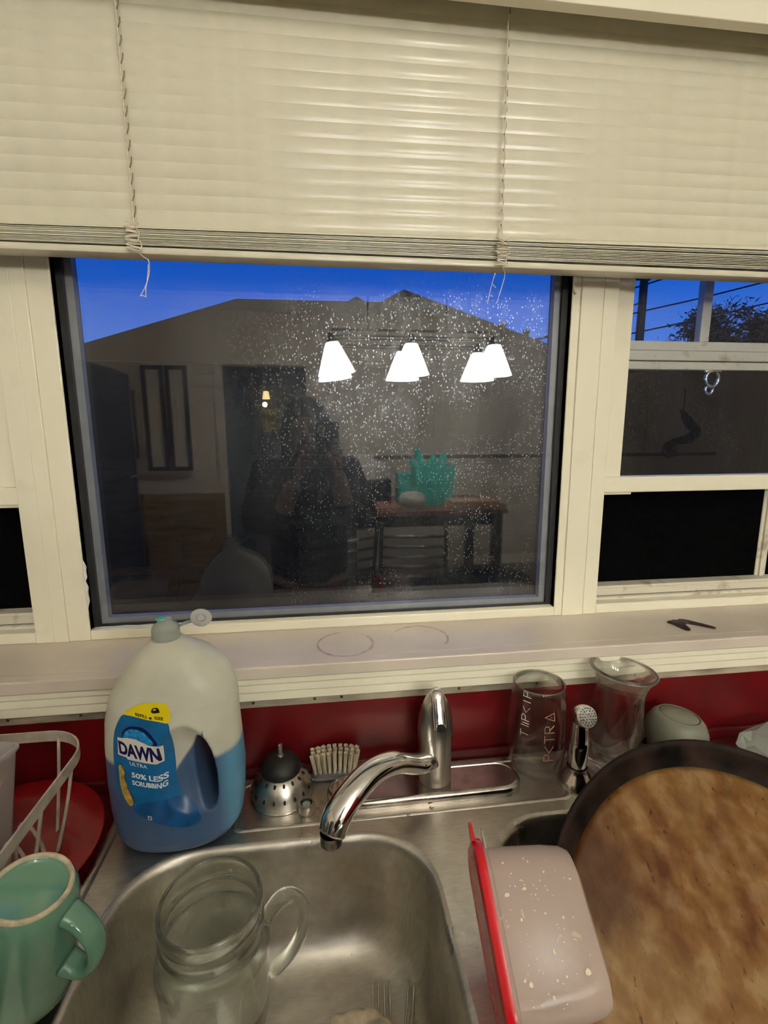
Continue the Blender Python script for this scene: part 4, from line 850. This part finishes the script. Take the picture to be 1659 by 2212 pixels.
for i, x in enumerate(xs):
    for j, y in enumerate(ysr):
        tl_ = math.radians(-8) if i == 0 else 0
        sh_ = thing('tmp', None, None)
        bm = BM(); n_ = 40; pr = [(.038, 0), (.044, -.012), (.110, -.178), (.112, -.182), (.110, -.182), (.042, -.014), (.036, -.002)]
        lathe(bm, pr, n_); o = obj('lamp_shade', bm, m_sh, ch, True, loc=Vector((x, y, .990))+Vector(lc), rot=(0, tl_, 0)); bpy.data.objects.remove(sh_)
        bm = BM(); lathe(bm, [(.016, .03), (.02, .0), (.03, -.01), (.030, .006), (.012, .06)], 20); obj('socket', bm, m_bronze, o, True)
bm = BM()
for y in ysr:
    for dz in (.030, .012): tube(bm, [(xs[0]-.02, y+.0, 1.000+dz), (xs[2]+.02, y, 1.000+dz)], .0045, 8)
for dy in (-.02, .02): tube(bm, [(xs[0], -2.28+dy, 1.095), (xs[2], -2.28+dy, 1.095)], .0045, 8)
obj('rail', bm, m_bronze, ch, True, loc=lc)
for x in xs:
    bm = BM(); tube(bm, cr([(x, ysr[0], 1.03), (x, -2.2, 1.075), (x, -2.28, 1.095), (x, -2.36, 1.075), (x, ysr[1], 1.03)], 5), .006, 8); obj('arm', bm, m_bronze, ch, True, loc=lc)
for x in (.3, .8):
    bm = BM(); tube(bm, [(x, -2.28, 1.095), (x, -2.28, CZ)], .006, 8); obj('hanging_rod', bm, m_bronze, ch, True, loc=lc)
# table with things on it
tb = thing('dining_table', 'reddish brown wooden table mirrored in the window', 'table', (.72, -2.8, FZ)); tl = rel(tb)
m_tbl = plain('table_wood', (.22, .085, .05, 1), .4, var=.25, scale=10, stretch=(1, 6, 1))
bm = BM(); box(bm, .13, 1.32, -3.22, -2.42, -.125, -.09, .004); obj('table_top', bm, m_tbl, tb, loc=tl)
for x in (.19, 1.26):
    for y in (-3.15, -2.49): bm = BM(); box(bm, x-.035, x+.035, y-.035, y+.035, FZ, -.125, .003); obj('leg', bm, m_darkwood, tb, loc=tl)
bm = BM(); box(bm, .2, 1.25, -2.50, -2.47, -.21, -.125); obj('apron', bm, m_darkwood, tb, loc=tl)
gb = thing('turquoise_gift_bag', 'turquoise gift bag with tissue on the mirrored table', 'gift bag', (.83, -2.74, -.09))
m_tq = plain('turquoise_paper', (.02, .50, .42, 1), .35, var=.05)
bm = BM(); f_ = lambda a, b_, z: [(-a, -b_, z), (a, -b_, z), (a, b_, z), (-a, b_, z)]
rings(bm, [f_(.13, .075, 0), f_(.155, .09, .30), f_(.152, .087, .30), f_(.128, .073, .004)], cap0=True, cap1=True); obj('bag', bm, m_tq, gb)
for (x, h_, a) in ((-.06, .19, -.35), (-.01, .13, .1), (.045, .15, .3), (-.10, .12, -.6)):
    bm = BM(); rings(bm, [[(x+(w+h_*0)*math.cos(q)*1.0+math.sin(a)*z, .02*math.sin(q), .24+z*math.cos(a)) for q in [2*PI*k/7 for k in range(7)]] for w, z in ((.01, 0), (.035, h_*.6), (.022, h_), (.004, h_*1.08))], cap1=True); obj('tissue', bm, m_tq, gb)
bx_ = BM(); box(bx_, -.12, .12, -.1, .1, 0, .22, .006); tag(obj('turquoise_box', bx_, m_tq, None, loc=(.71, -2.98, -.09)), 'turquoise box behind the gift bag on the mirrored table', 'box')
ap = thing('bread_machine', 'pale and black countertop appliance on the mirrored table', 'appliance', (.38, -3.05, -.09))
bm = BM(); box(bm, -.16, .16, -.12, .12, 0, .17, .01); obj('base', bm, m_rubber, ap)
bm = BM(); box(bm, -.16, .12, -.12, .12, .17, .30, .012); box(bm, -.14, .02, -.1, .1, .30, .37, .012); obj('top', bm, plain('grey_plastic', (.42, .38, .35, 1), .5), ap)
bm = BM(); bmesh.ops.create_icosphere(bm, subdivisions=3, radius=1)
for v in bm.verts: v.co = Vector((v.co.x*.10, v.co.y*.07, v.co.z*.06))*(1+.35*mn.noise(v.co*3))
tag(obj('plastic_bag', bm, plain('clear_bag', (.6, .58, .5, 1), .3, trans=.3), None, True, loc=(.64, -2.55, -.028)), 'crumpled clear plastic bag in front of the turquoise gift bag', 'bag')
bm = BM(); box(bm, -.21, .21, -.11, .11, 0, .035, .004); box(bm, -.19, .17, -.10, .10, .035, .06, .004)
tag(obj('cardboard_stack', bm, plain('cardboard', (.36, .20, .11, 1), .7), None, loc=(1.10, -2.53, -.09)), 'flattened tan cardboard at the right end of the mirrored table', 'cardboard')
bm = BM(); box(bm, -.19, .19, -.12, .12, 0, .02, .003); tag(obj('brown_tray', bm, plain('reddish_tray', (.30, .11, .07, 1), .4), None, loc=(.36, -2.58, -.09)), 'reddish brown tray at the left end of the mirrored table', 'tray')
# metal chairs
m_chm = plain('grey_chair_metal', (.30, .30, .29, 1), .25, metal=1)
def chair(loc, rz, label):
    c = thing('slatted_chair', label, 'chair', loc, (0, 0, rz), 'chairs by the mirrored table')
    for sx in (-1, 1):
        bm = BM(); tube(bm, cr([(sx*.20, -.2, 0), (sx*.20, -.19, .45), (sx*.19, -.25, .85)], 6), .012, 10); obj('leg', bm, m_chm, c, True)
        bm = BM(); tube(bm, cr([(sx*.20, .2, 0), (sx*.20, .2, .25), (sx*.20, .19, .45)], 6), .012, 10); obj('leg', bm, m_chm, c, True)
    for k in range(5): bm = BM(); tube(bm, [(-.195, -.2-.009*k, .50+k*.065), (.195, -.2-.009*k, .50+k*.065)], .009, 8); obj('slat', bm, m_chm, c, True)
    bm = BM(); box(bm, -.21, .21, -.2, .21, .43, .465, .01); obj('seat', bm, m_darkwood, c)
chair((.55, -2.12, FZ), math.radians(186), 'grey metal slat back chair in front of the mirrored table')
chair((.02, -2.02, FZ), math.radians(150), 'grey metal chair turned sideways behind the photographer')
# far side of the room: tall cupboard, sideboard, dark fridge, hall lamp, wall hanging
cu = thing('tall_cupboard', 'tall glazed wall cupboard mirrored left in the window', 'cupboard', (-1.35, RY1+.09, 0)); 
bm = BM(); box(bm, -.20, .20, -.088, .08, .10, 1.05, .004); obj('body', bm, m_wallb, cu)
for s_ in (-1, 1):
    bm = BM(); frame(bm, min(.005*s_, .19*s_), max(.005*s_, .19*s_), .12, 1.03, .035, .035, .035, .08, .10); o = obj('door', bm, m_darkwood, cu)
    bm = BM(); box(bm, -.008, .008, .10, .115, .5, .58, .002); obj('handle', bm, m_chrome, o, loc=(.02*s_, 0, 0))
sb = thing('sideboard', 'light brown wooden sideboard mirrored low in the window', 'sideboard', (-1.35, RY1+.25, FZ))
m_sb = plain('oak', (.26, .16, .07, 1), .5, var=.15, scale=6, stretch=(1, 1, 5))
bm = BM(); box(bm, -.46, .42, -.24, .2, 0, .80, .004); obj('body', bm, m_sb, sb)
for k in range(3): bm = BM(); box(bm, -.44+k*.29, -.17+k*.29, .2, .215, .08, .52, .003); o = obj('door', bm, m_sb, sb); bm = BM(); lathe(bm, [(.012, 0), (.006, .012), (.011, .02), (.0002, .024)], 14, mat=Matrix.Translation((-.2+k*.29, .215, .45)) @ Matrix.Rotation(-PI/2, 4, 'X')); obj('knob', bm, m_bronze, o, True)
for k in range(3): bm = BM(); box(bm, -.44+k*.29, -.17+k*.29, .2, .215, .56, .76, .003); o = obj('drawer', bm, m_sb, sb); bm = BM(); lathe(bm, [(.012, 0), (.006, .012), (.011, .02), (.0002, .024)], 14, mat=Matrix.Translation((-.305+k*.29, .215, .66)) @ Matrix.Rotation(-PI/2, 4, 'X')); obj('knob', bm, m_bronze, o, True)
fg = thing('dark_refrigerator', 'tall dark refrigerator against the left wall', 'refrigerator', (-1.50, -1.9, FZ))
m_fg = plain('dark_enamel', (.02, .022, .035, 1), .3)
bm = BM(); box(bm, -.35, .30, -.42, .42, 0, 1.75, .01); obj('body', bm, m_fg, fg)
for z0, z1 in ((.02, 1.1), (1.12, 1.73)):
    bm = BM(); box(bm, .30, .345, -.41, .41, z0, z1, .008); o = obj('door', bm, m_fg, fg); bm = BM(); tube(bm, [(.375, -.36, z0+.1), (.375, -.36, z1-.1)], .009, 8); obj('handle', bm, m_bronze, o, True)
d1 = thing('door_1', None, None, (DX0, RY1-.05, FZ), (0, 0, math.radians(-82))); d1['kind'] = 'structure'
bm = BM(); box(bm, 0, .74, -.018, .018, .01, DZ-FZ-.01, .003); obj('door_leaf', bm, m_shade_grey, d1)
bm = BM(); lathe(bm, [(.02, 0), (.01, .02), (.026, .04), (.02, .06), (.0002, .065)], 20, mat=Matrix.Translation((.68, .018, .95)) @ Matrix.Rotation(-PI/2, 4, 'X')); obj('door_knob', bm, m_bronze, d1, True)
hl = thing('hall_lamp', 'small lit lamp on the wall of the room beyond the doorway', 'lamp', (-.74, RY1-2.19, .93))
bm = BM(); lathe(bm, [(.05, -.05), (.035, .05), (.02, .055), (.0002, .056)], 24, (0, .06, 0)); obj('lamp_shade', bm, plain('hall_shade', (.8, .7, .4, 1), .5, emis=((1, .75, .35, 1), 6)), hl, True)
bm = BM(); tube(bm, [(0, 0, 0), (0, .06, -.02), (0, .06, .05)], .008, 8); obj('bracket', bm, m_bronze, hl, True)
bm = BM(); box(bm, -.13, .13, -.01, .01, -.16, .16, .003); hp = tag(obj('hall_picture', bm, plain('faded_print', (.36, .34, .14, 1), .6, var=.4, scale=9, coat=.2), None, loc=(-.69, RY1-2.188, .60)), 'yellowish picture on the wall beyond the doorway', 'picture')
l2 = bpy.data.lights.new('hall_bulb', 'POINT'); l2.energy = 2.2; l2.color = (1, .8, .5); l2.shadow_soft_size = .03; q = bpy.data.objects.new('hall_bulb', l2); COL.objects.link(q); q.location = (-.74, RY1-1.95, .80)
kh = thing('hanging_utensils', 'dark red and black utensils hanging on the back wall', 'utensils', (3.70, RY1+.03, .86))
bm = BM(); tube(bm, [(0, -.02, .02), (0, .01, .0), (0, .01, -.25)], .006, 6); obj('cord', bm, m_darkwood, kh)
bm = BM(); p = cr([(-.02, .01, -.2), (.06, .02, -.32), (.16, .02, -.42), (.05, .02, -.5), (-.08, .01, -.52), (-.12, .01, -.6), (-.04, .01, -.66)], 6); tube(bm, p, interp([.02, .05, .045, .05, .03, .035, .02], len(p)), 10); obj('bundle', bm, m_darkwood, kh, True)
bm = BM(); tube(bm, [(-.13+.07*math.cos(a), .03, -.6+.08*math.sin(a)) for a in [2*PI*k/20 for k in range(20)]], .012, 8, closed=True); obj('red_loop', bm, plain('dark_red', (.30, .02, .02, 1), .5), kh, True)

# ------------------------------------------------------------------ photographer holding a phone
def skin(name, verts, edges, radii, m, parent, sub=2, root=0, flat=None):
    me = bpy.data.meshes.new(name); me.from_pydata(verts, edges, []); o = bpy.data.objects.new(name, me); COL.objects.link(o)
    md = o.modifiers.new('s', 'SKIN'); md.use_smooth_shade = True
    for i, r in enumerate(radii):
        sv = me.skin_vertices[0].data[i]; sv.radius = r if isinstance(r, tuple) else (r, r); sv.use_root = (i == root)
    ss = o.modifiers.new('u', 'SUBSURF'); ss.levels = sub; ss.render_levels = sub
    dg = bpy.context.evaluated_depsgraph_get(); nm = bpy.data.meshes.new_from_object(o.evaluated_get(dg)); bpy.data.objects.remove(o)
    return link(name, nm, m, parent)
pe = thing('person', 'person with dark shoulder length hair in a dark sweater holding up a phone', 'person', (-.06, -.96, FZ))
m_sw = plain('dark_sweater', (.022, .016, .028, 1), .9, var=.3, scale=50); m_sk = plain('skin', (.42, .25, .18, 1), .5, var=.05); m_hr = plain('dark_hair', (.012, .008, .007, 1), .45, var=.3, scale=60, stretch=(1, 1, .1)); m_pt = plain('dark_trousers', (.012, .012, .016, 1), .9)
V = [(0, 0, .80), (0, .0, .92), (0, .0, 1.08), (0, -.01, 1.20), (0, -.01, 1.27), (0, .0, 1.33), (0, .01, 1.40), (0, .015, 1.455),   # pelvis..head
     (-.15, -.01, 1.235), (-.20, .02, 1.04), (-.09, .20, 1.10), (.15, -.01, 1.235), (.21, .02, 1.04), (.13, .20, 1.13),
     (-.085, 0, .76), (-.095, .015, .44), (-.10, -.01, .08), (-.10, .10, .035), (.085, 0, .76), (.095, .015, .44), (.10, -.01, .08), (.10, .10, .035),
     (-.03, .262, 1.235), (.105, .262, 1.265)]
E_ = [(0, 1), (1, 2), (2, 3), (3, 4), (4, 5), (5, 6), (6, 7), (3, 8), (8, 9), (9, 10), (10, 22), (3, 11), (11, 12), (12, 13), (13, 23), (0, 14), (14, 15), (15, 16), (16, 17), (0, 18), (18, 19), (19, 20), (20, 21)]
R_ = [(.15, .105), (.13, .09), (.145, .10), (.13, .085), .055, .05, (.068, .085), (.062, .08), .058, .045, .037, .058, .045, .037, .085, .062, .042, .034, .085, .062, .042, .034, .026, .026]
skin('body', V, E_, R_, m_sk, pe)
skin('sweater', [(0, 0, .78), (0, .0, .92), (0, .0, 1.08), (0, -.01, 1.20), (0, -.01, 1.255), (-.16, -.01, 1.235), (-.205, .02, 1.04), (-.092, .195, 1.095), (-.07, .225, 1.15), (.16, -.01, 1.235), (.215, .02, 1.04), (.132, .195, 1.125), (.122, .22, 1.17)], [(0, 1), (1, 2), (2, 3), (3, 4), (3, 5), (5, 6), (6, 7), (7, 8), (3, 9), (9, 10), (10, 11), (11, 12)], [(.17, .125), (.16, .115), (.165, .118), (.15, .105), .066, .07, .06, .05, .042, .07, .06, .05, .042], m_sw, pe)
skin('trousers', [(0, 0, .82), (-.088, 0, .75), (-.096, .015, .44), (-.10, -.01, .07), (.088, 0, .75), (.096, .015, .44), (.10, -.01, .07)], [(0, 1), (1, 2), (2, 3), (0, 4), (4, 5), (5, 6)], [(.165, .12), .10, .075, .055, .10, .075, .055], m_pt, pe)
bm = BM(); bmesh.ops.create_uvsphere(bm, u_segments=28, v_segments=18, radius=1)
for v in bm.verts:
    x, y, z = v.co; d = 1+.05*mn.noise(Vector((x*6, y*6, z)))
    if z < 0: v.co = Vector((x*(.092+.03*min(1, -z))*d, (-.03+(y*.07 if y < 0 else y*.015)), 1.42+z*.235))
    else: v.co = Vector((x*.092*d, -.012+y*(.105 if y < 0 else .072), 1.42+z*.098))
obj('hair', bm, m_hr, pe, True)
bm = BM()
for s_ in (-1, 1): bmesh.ops.create_uvsphere(bm, u_segments=12, v_segments=8, radius=.011, matrix=Matrix.Translation((s_*.031, .082, 1.415)))
obj('eyes', bm, plain('eye_white', (.6, .6, .58, 1), .2), pe, True)
bm = BM(); bmesh.ops.create_cone(bm, cap_ends=True, segments=10, radius1=.016, radius2=.006, depth=.045, matrix=Matrix.Translation((0, .098, 1.392)) @ Matrix.Rotation(.35, 4, 'X')); obj('nose', bm, m_sk, pe, True)
bm = BM(); tube(bm, cr([(-.024, .088, 1.352), (0, .096, 1.35), (.024, .088, 1.352)], 4), [.003, .0045, .005, .0055, .006, .0055, .005, .0045, .003], 8); obj('mouth', bm, plain('lips', (.3, .09, .08, 1), .4), pe, True)
# fingers curl round the phone sides (phone centre in person space)
pc = Vector((.055, .302, 1.33))
for s_, wx in ((-1, -.03), (1, .105)):
    wv = Vector((wx, .262, 1.235 if s_ < 0 else 1.265))
    for k in range(4):
        zz = wv.z+.018+k*.019; L = (.9, 1, .95, .8)[k]
        e0 = Vector((pc.x+s_*.040, .300, zz+.02)); skin('finger', [tuple(wv), tuple(wv.lerp(e0, .55)+Vector((s_*.016, -.01, .0))), tuple(e0+Vector((s_*.010, -.004, 0))), tuple(e0+Vector((s_*.004, .012*L, .002))), tuple(e0+Vector((-s_*.008*L, .014, .003)))], [(0, 1), (1, 2), (2, 3), (3, 4)], [.013, .0095, .0088, .008, .007], m_sk, pe, 1)
    skin('thumb', [tuple(wv), tuple(wv+Vector((-s_*.012, .02, .022))), tuple(Vector((pc.x+s_*.030, .290, wv.z+.045))), tuple(Vector((pc.x+s_*.012, .290, wv.z+.062)))], [(0, 1), (1, 2), (2, 3)], [.014, .011, .010, .008], m_sk, pe, 1)
ph = thing('phone', 'dark smartphone held upright in both hands', 'phone', (0, 0, 0))
ph.matrix_world = Matrix.Translation((0, -.643, .49)) @ Matrix.Rotation(yaw, 4, 'Z') @ Matrix.Rotation(PI/2-pit, 4, 'X')
bm = BM(); rings(bm, [rrect(0.018, -.055, .036-i, .074-i, .010, z, 5) for i, z in ((.001, .006), (0, .007), (0, .0128), (.001, .0138))], cap0=True, cap1=True); obj('case', bm, plain('phone_case', (.015, .015, .018, 1), .3), ph, True, angle=40)
bm = BM(); lathe(bm, [(.0095, .0062), (.0095, .0045), (.0075, .0045), (.007, .0060)], 24); obj('lens_ring', bm, m_chrome, ph, True)

# ------------------------------------------------------------------ outdoors
GZ = -1.25
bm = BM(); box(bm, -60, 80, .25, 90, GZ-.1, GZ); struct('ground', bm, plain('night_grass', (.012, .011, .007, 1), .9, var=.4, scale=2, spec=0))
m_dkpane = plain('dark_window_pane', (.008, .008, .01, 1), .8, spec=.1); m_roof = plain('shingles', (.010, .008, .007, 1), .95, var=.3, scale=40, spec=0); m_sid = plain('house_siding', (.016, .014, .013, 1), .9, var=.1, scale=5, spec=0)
hs = thing('neighbour_house', 'dark neighbouring house whose roof stands against the blue dusk sky', 'house', (0, 13.36, GZ))
EZ = 2.15-GZ; hl_ = 13.36
def W2(x, y, z): return (x, y-13.36, z-GZ)
bm = BM(); box(bm, -6.2, 8.2, 0.0, 9, 0, EZ); obj('wall', bm, m_sid, hs)
for k in range(9):
    bm = BM(); box(bm, -6.21, 8.21, -.02, 0, .3+k*.36, .3+k*.36+.335); obj('siding_board', bm, m_sid, hs)
bm = BM()   # main hip roof, slope facing us, ridge set back
def poly(bm, P): bm.faces.new([bm.verts.new(W2(*p)) for p in P])
s_ = 16.0/14.0
def at(px, pz, d): k = (d)/14.0; return (px*k, d-.643, .49+(pz-.49)*k)
e0 = at(-7.4, 2.28, 13.8); e1 = at(8.6, 2.1, 13.8); r0 = at(-2.18, 3.88, 17.5); r1 = at(1.8, 3.90, 17.5); bk0 = (e0[0], 22.5, 2.2); bk1 = (e1[0], 22.5, 2.2)
poly(bm, [e0, e1, r1, r0]); poly(bm, [e0, r0, bk0]); poly(bm, [e1, bk1, r1]); poly(bm, [r0, r1, bk1, bk0]); poly(bm, [e0, bk0, bk1, e1]); obj('roof', bm, m_roof, hs)
bm = BM()   # cross gable to the right
g0 = at(1.30, 3.70, 15.5); gp = at(2.33, 4.245, 15.5); g1 = at(7.6, 2.55, 15.5); gb0 = at(1.3, 3.0, 15.5)
f1 = [g0, gp, g1, at(7.6, 2.2, 15.5), at(1.3, 2.2, 15.5)]
P2 = [Vector(p)+Vector((0, 4, 0)) for p in f1]; poly(bm, f1); n_ = len(f1)
for i in range(n_): poly(bm, [f1[i], f1[(i+1) % n_], P2[(i+1) % n_], P2[i]])
poly(bm, [tuple(p) for p in P2]); obj('gable_roof', bm, m_roof, hs)
bm = BM(); v0 = at(1.02, 4.03, 17.4); prism(bm, [(v0[0]-.35, 3.6-GZ), (v0[0]+.35, 3.6-GZ), (v0[0]+.4, v0[2]-.22-GZ), (v0[0], v0[2]-GZ), (v0[0]-.4, v0[2]-.22-GZ)], v0[1]-13.36, v0[1]-13.0, 'xz'); obj('dormer_vent', bm, m_roof, hs)
for x_, z_ in ((5.2, 3.28), (5.9, 3.1)):
    v0 = at(x_, z_, 15.4); bm = BM(); lathe(bm, [(.07, 0), (.07, .35), (.12, .36), (.09, .45), (.0002, .47)], 12, (v0[0], v0[1]-13.36, v0[2]-.28-GZ)); obj('vent_pipe', bm, m_roof, hs)
for (x0, x1, z0, z1) in ((-4.9, -3.9, .2, 1.7), (-1.6, -.6, .2, 1.7), (3.2, 4.6, .2, 1.7)):
    bm = BM(); frame(bm, x0, x1, z0-GZ, z1-GZ, .08, .08, .08, -.06, 0); box(bm, x0+.08, x1-.08, -.05, -.01, (z0+z1)/2-GZ-.03, (z0+z1)/2-GZ+.03); wf = obj('window', bm, m_sid, hs)
    bm = BM(); box(bm, x0+.08, x1-.08, -.02, -.012, z0-GZ+.08, z1-GZ-.08); obj('window_pane', bm, m_dkpane, wf)
gr = thing('dark_garage', 'dark garage wall behind the right window below the tree', 'garage', (14, 14.2, GZ))
bm = BM(); box(bm, -3.5, 12, 0, 3.4, 0, 2.3-GZ); obj('wall', bm, m_sid, gr)
bm = BM(); prism(bm, [(-.3, 2.3-GZ), (3.7, 2.3-GZ), (1.7, 2.75-GZ)], -3.8, 12.3, 'yz'); obj('roof', bm, m_roof, gr)
# utility pole and wires
up = thing('utility_pole', 'dark utility pole behind the right window', 'pole', (13.45, 19.36, GZ))
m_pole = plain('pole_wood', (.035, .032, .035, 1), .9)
bm = BM(); tube(bm, [(0, 0, 0), (0, 0, 9.6)], [.19, .15], 12); obj('post', bm, m_pole, up, True)
bm = BM(); box(bm, -.55, .25, -.06, .06, 7.75, 7.9); box(bm, -.9, .9, -.06, .06, 9.0, 9.12); obj('crossarm', bm, m_pole, up)
for pts in ([(12.2, 19.3, 5.95), (13.4, 19.3, 6.3), (17.5, 19.3, 7.6)], [(8.0, 19.3, 3.85), (10.5, 19.3, 4.45), (12.87, 19.3, 5.13), (16, 19.3, 5.85), (19.18, 19.3, 6.64), (24, 19.3, 7.8)], [(8.0, 19.3, 3.45), (10, 19.3, 3.75), (12.96, 19.3, 4.11+.25), (16, 19.3, 5.0), (19.3, 19.3, 5.76), (24, 19.3, 6.8)], [(6.5, 19.3, 3.6), (9.7, 19.3, 4.3), (13.3, 19.3, 5.6)]):
    bm = BM(); tube(bm, cr([(a-13.45, b_-19.36, c-GZ) for a, b_, c in pts], 6), .035, 6); obj('wire', bm, m_pole, up)
# tree: trunk, limbs and many little leaves
tr = thing('tree', 'dark leafy tree beyond the right window against the dusk sky', 'tree', (21.2, 21.9, GZ), (0, 0, 0))
tr.scale = (1.3, 1.2, 1.27)
rr = random.Random(4)
bm = BM(); tube(bm, cr([(0, 0, 0), (.1, 0, 2), (-.1, .1, 4), (0, 0, 5.6)], 5), interp([.3, .24, .16, .05], 16), 10)
ends = []
for k in range(16):
    a = rr.uniform(0, 2*PI); z = rr.uniform(3, 5); L = rr.uniform(1.6, 3.2); e_ = (L*math.cos(a), L*math.sin(a)*.6, min(z+rr.uniform(.3, 1.6), 6.6-.25*L)); ends.append(e_); tube(bm, cr([(0, 0, z-.5), (e_[0]*.5, e_[1]*.5, z+.3), e_], 4), [.09]*3+[.06]*3+[.02]*3, 6)
obj('trunk', bm, m_pole, tr, True)
bm = BM()
for e_ in ends+[(rr.uniform(-2.8, 2.5), rr.uniform(-1, 1), rr.uniform(3.6, 5.6)) for _ in range(80)]:
    for _ in range(120):
        c = Vector(e_)+Vector((rr.gauss(0, .34), rr.gauss(0, .34), rr.gauss(0, .22))); 
        if c.z+abs(c.x+.2)*.38 > 6.75: continue
        s_ = rr.uniform(.07, .15); u = Vector((rr.uniform(-1, 1), rr.uniform(-1, 1), rr.uniform(-1, 1))).normalized(); w = u.orthogonal().normalized()
        bm.faces.new([bm.verts.new(c+u*s_), bm.verts.new(c+w*s_*.45), bm.verts.new(c-u*s_), bm.verts.new(c-w*s_*.45)])
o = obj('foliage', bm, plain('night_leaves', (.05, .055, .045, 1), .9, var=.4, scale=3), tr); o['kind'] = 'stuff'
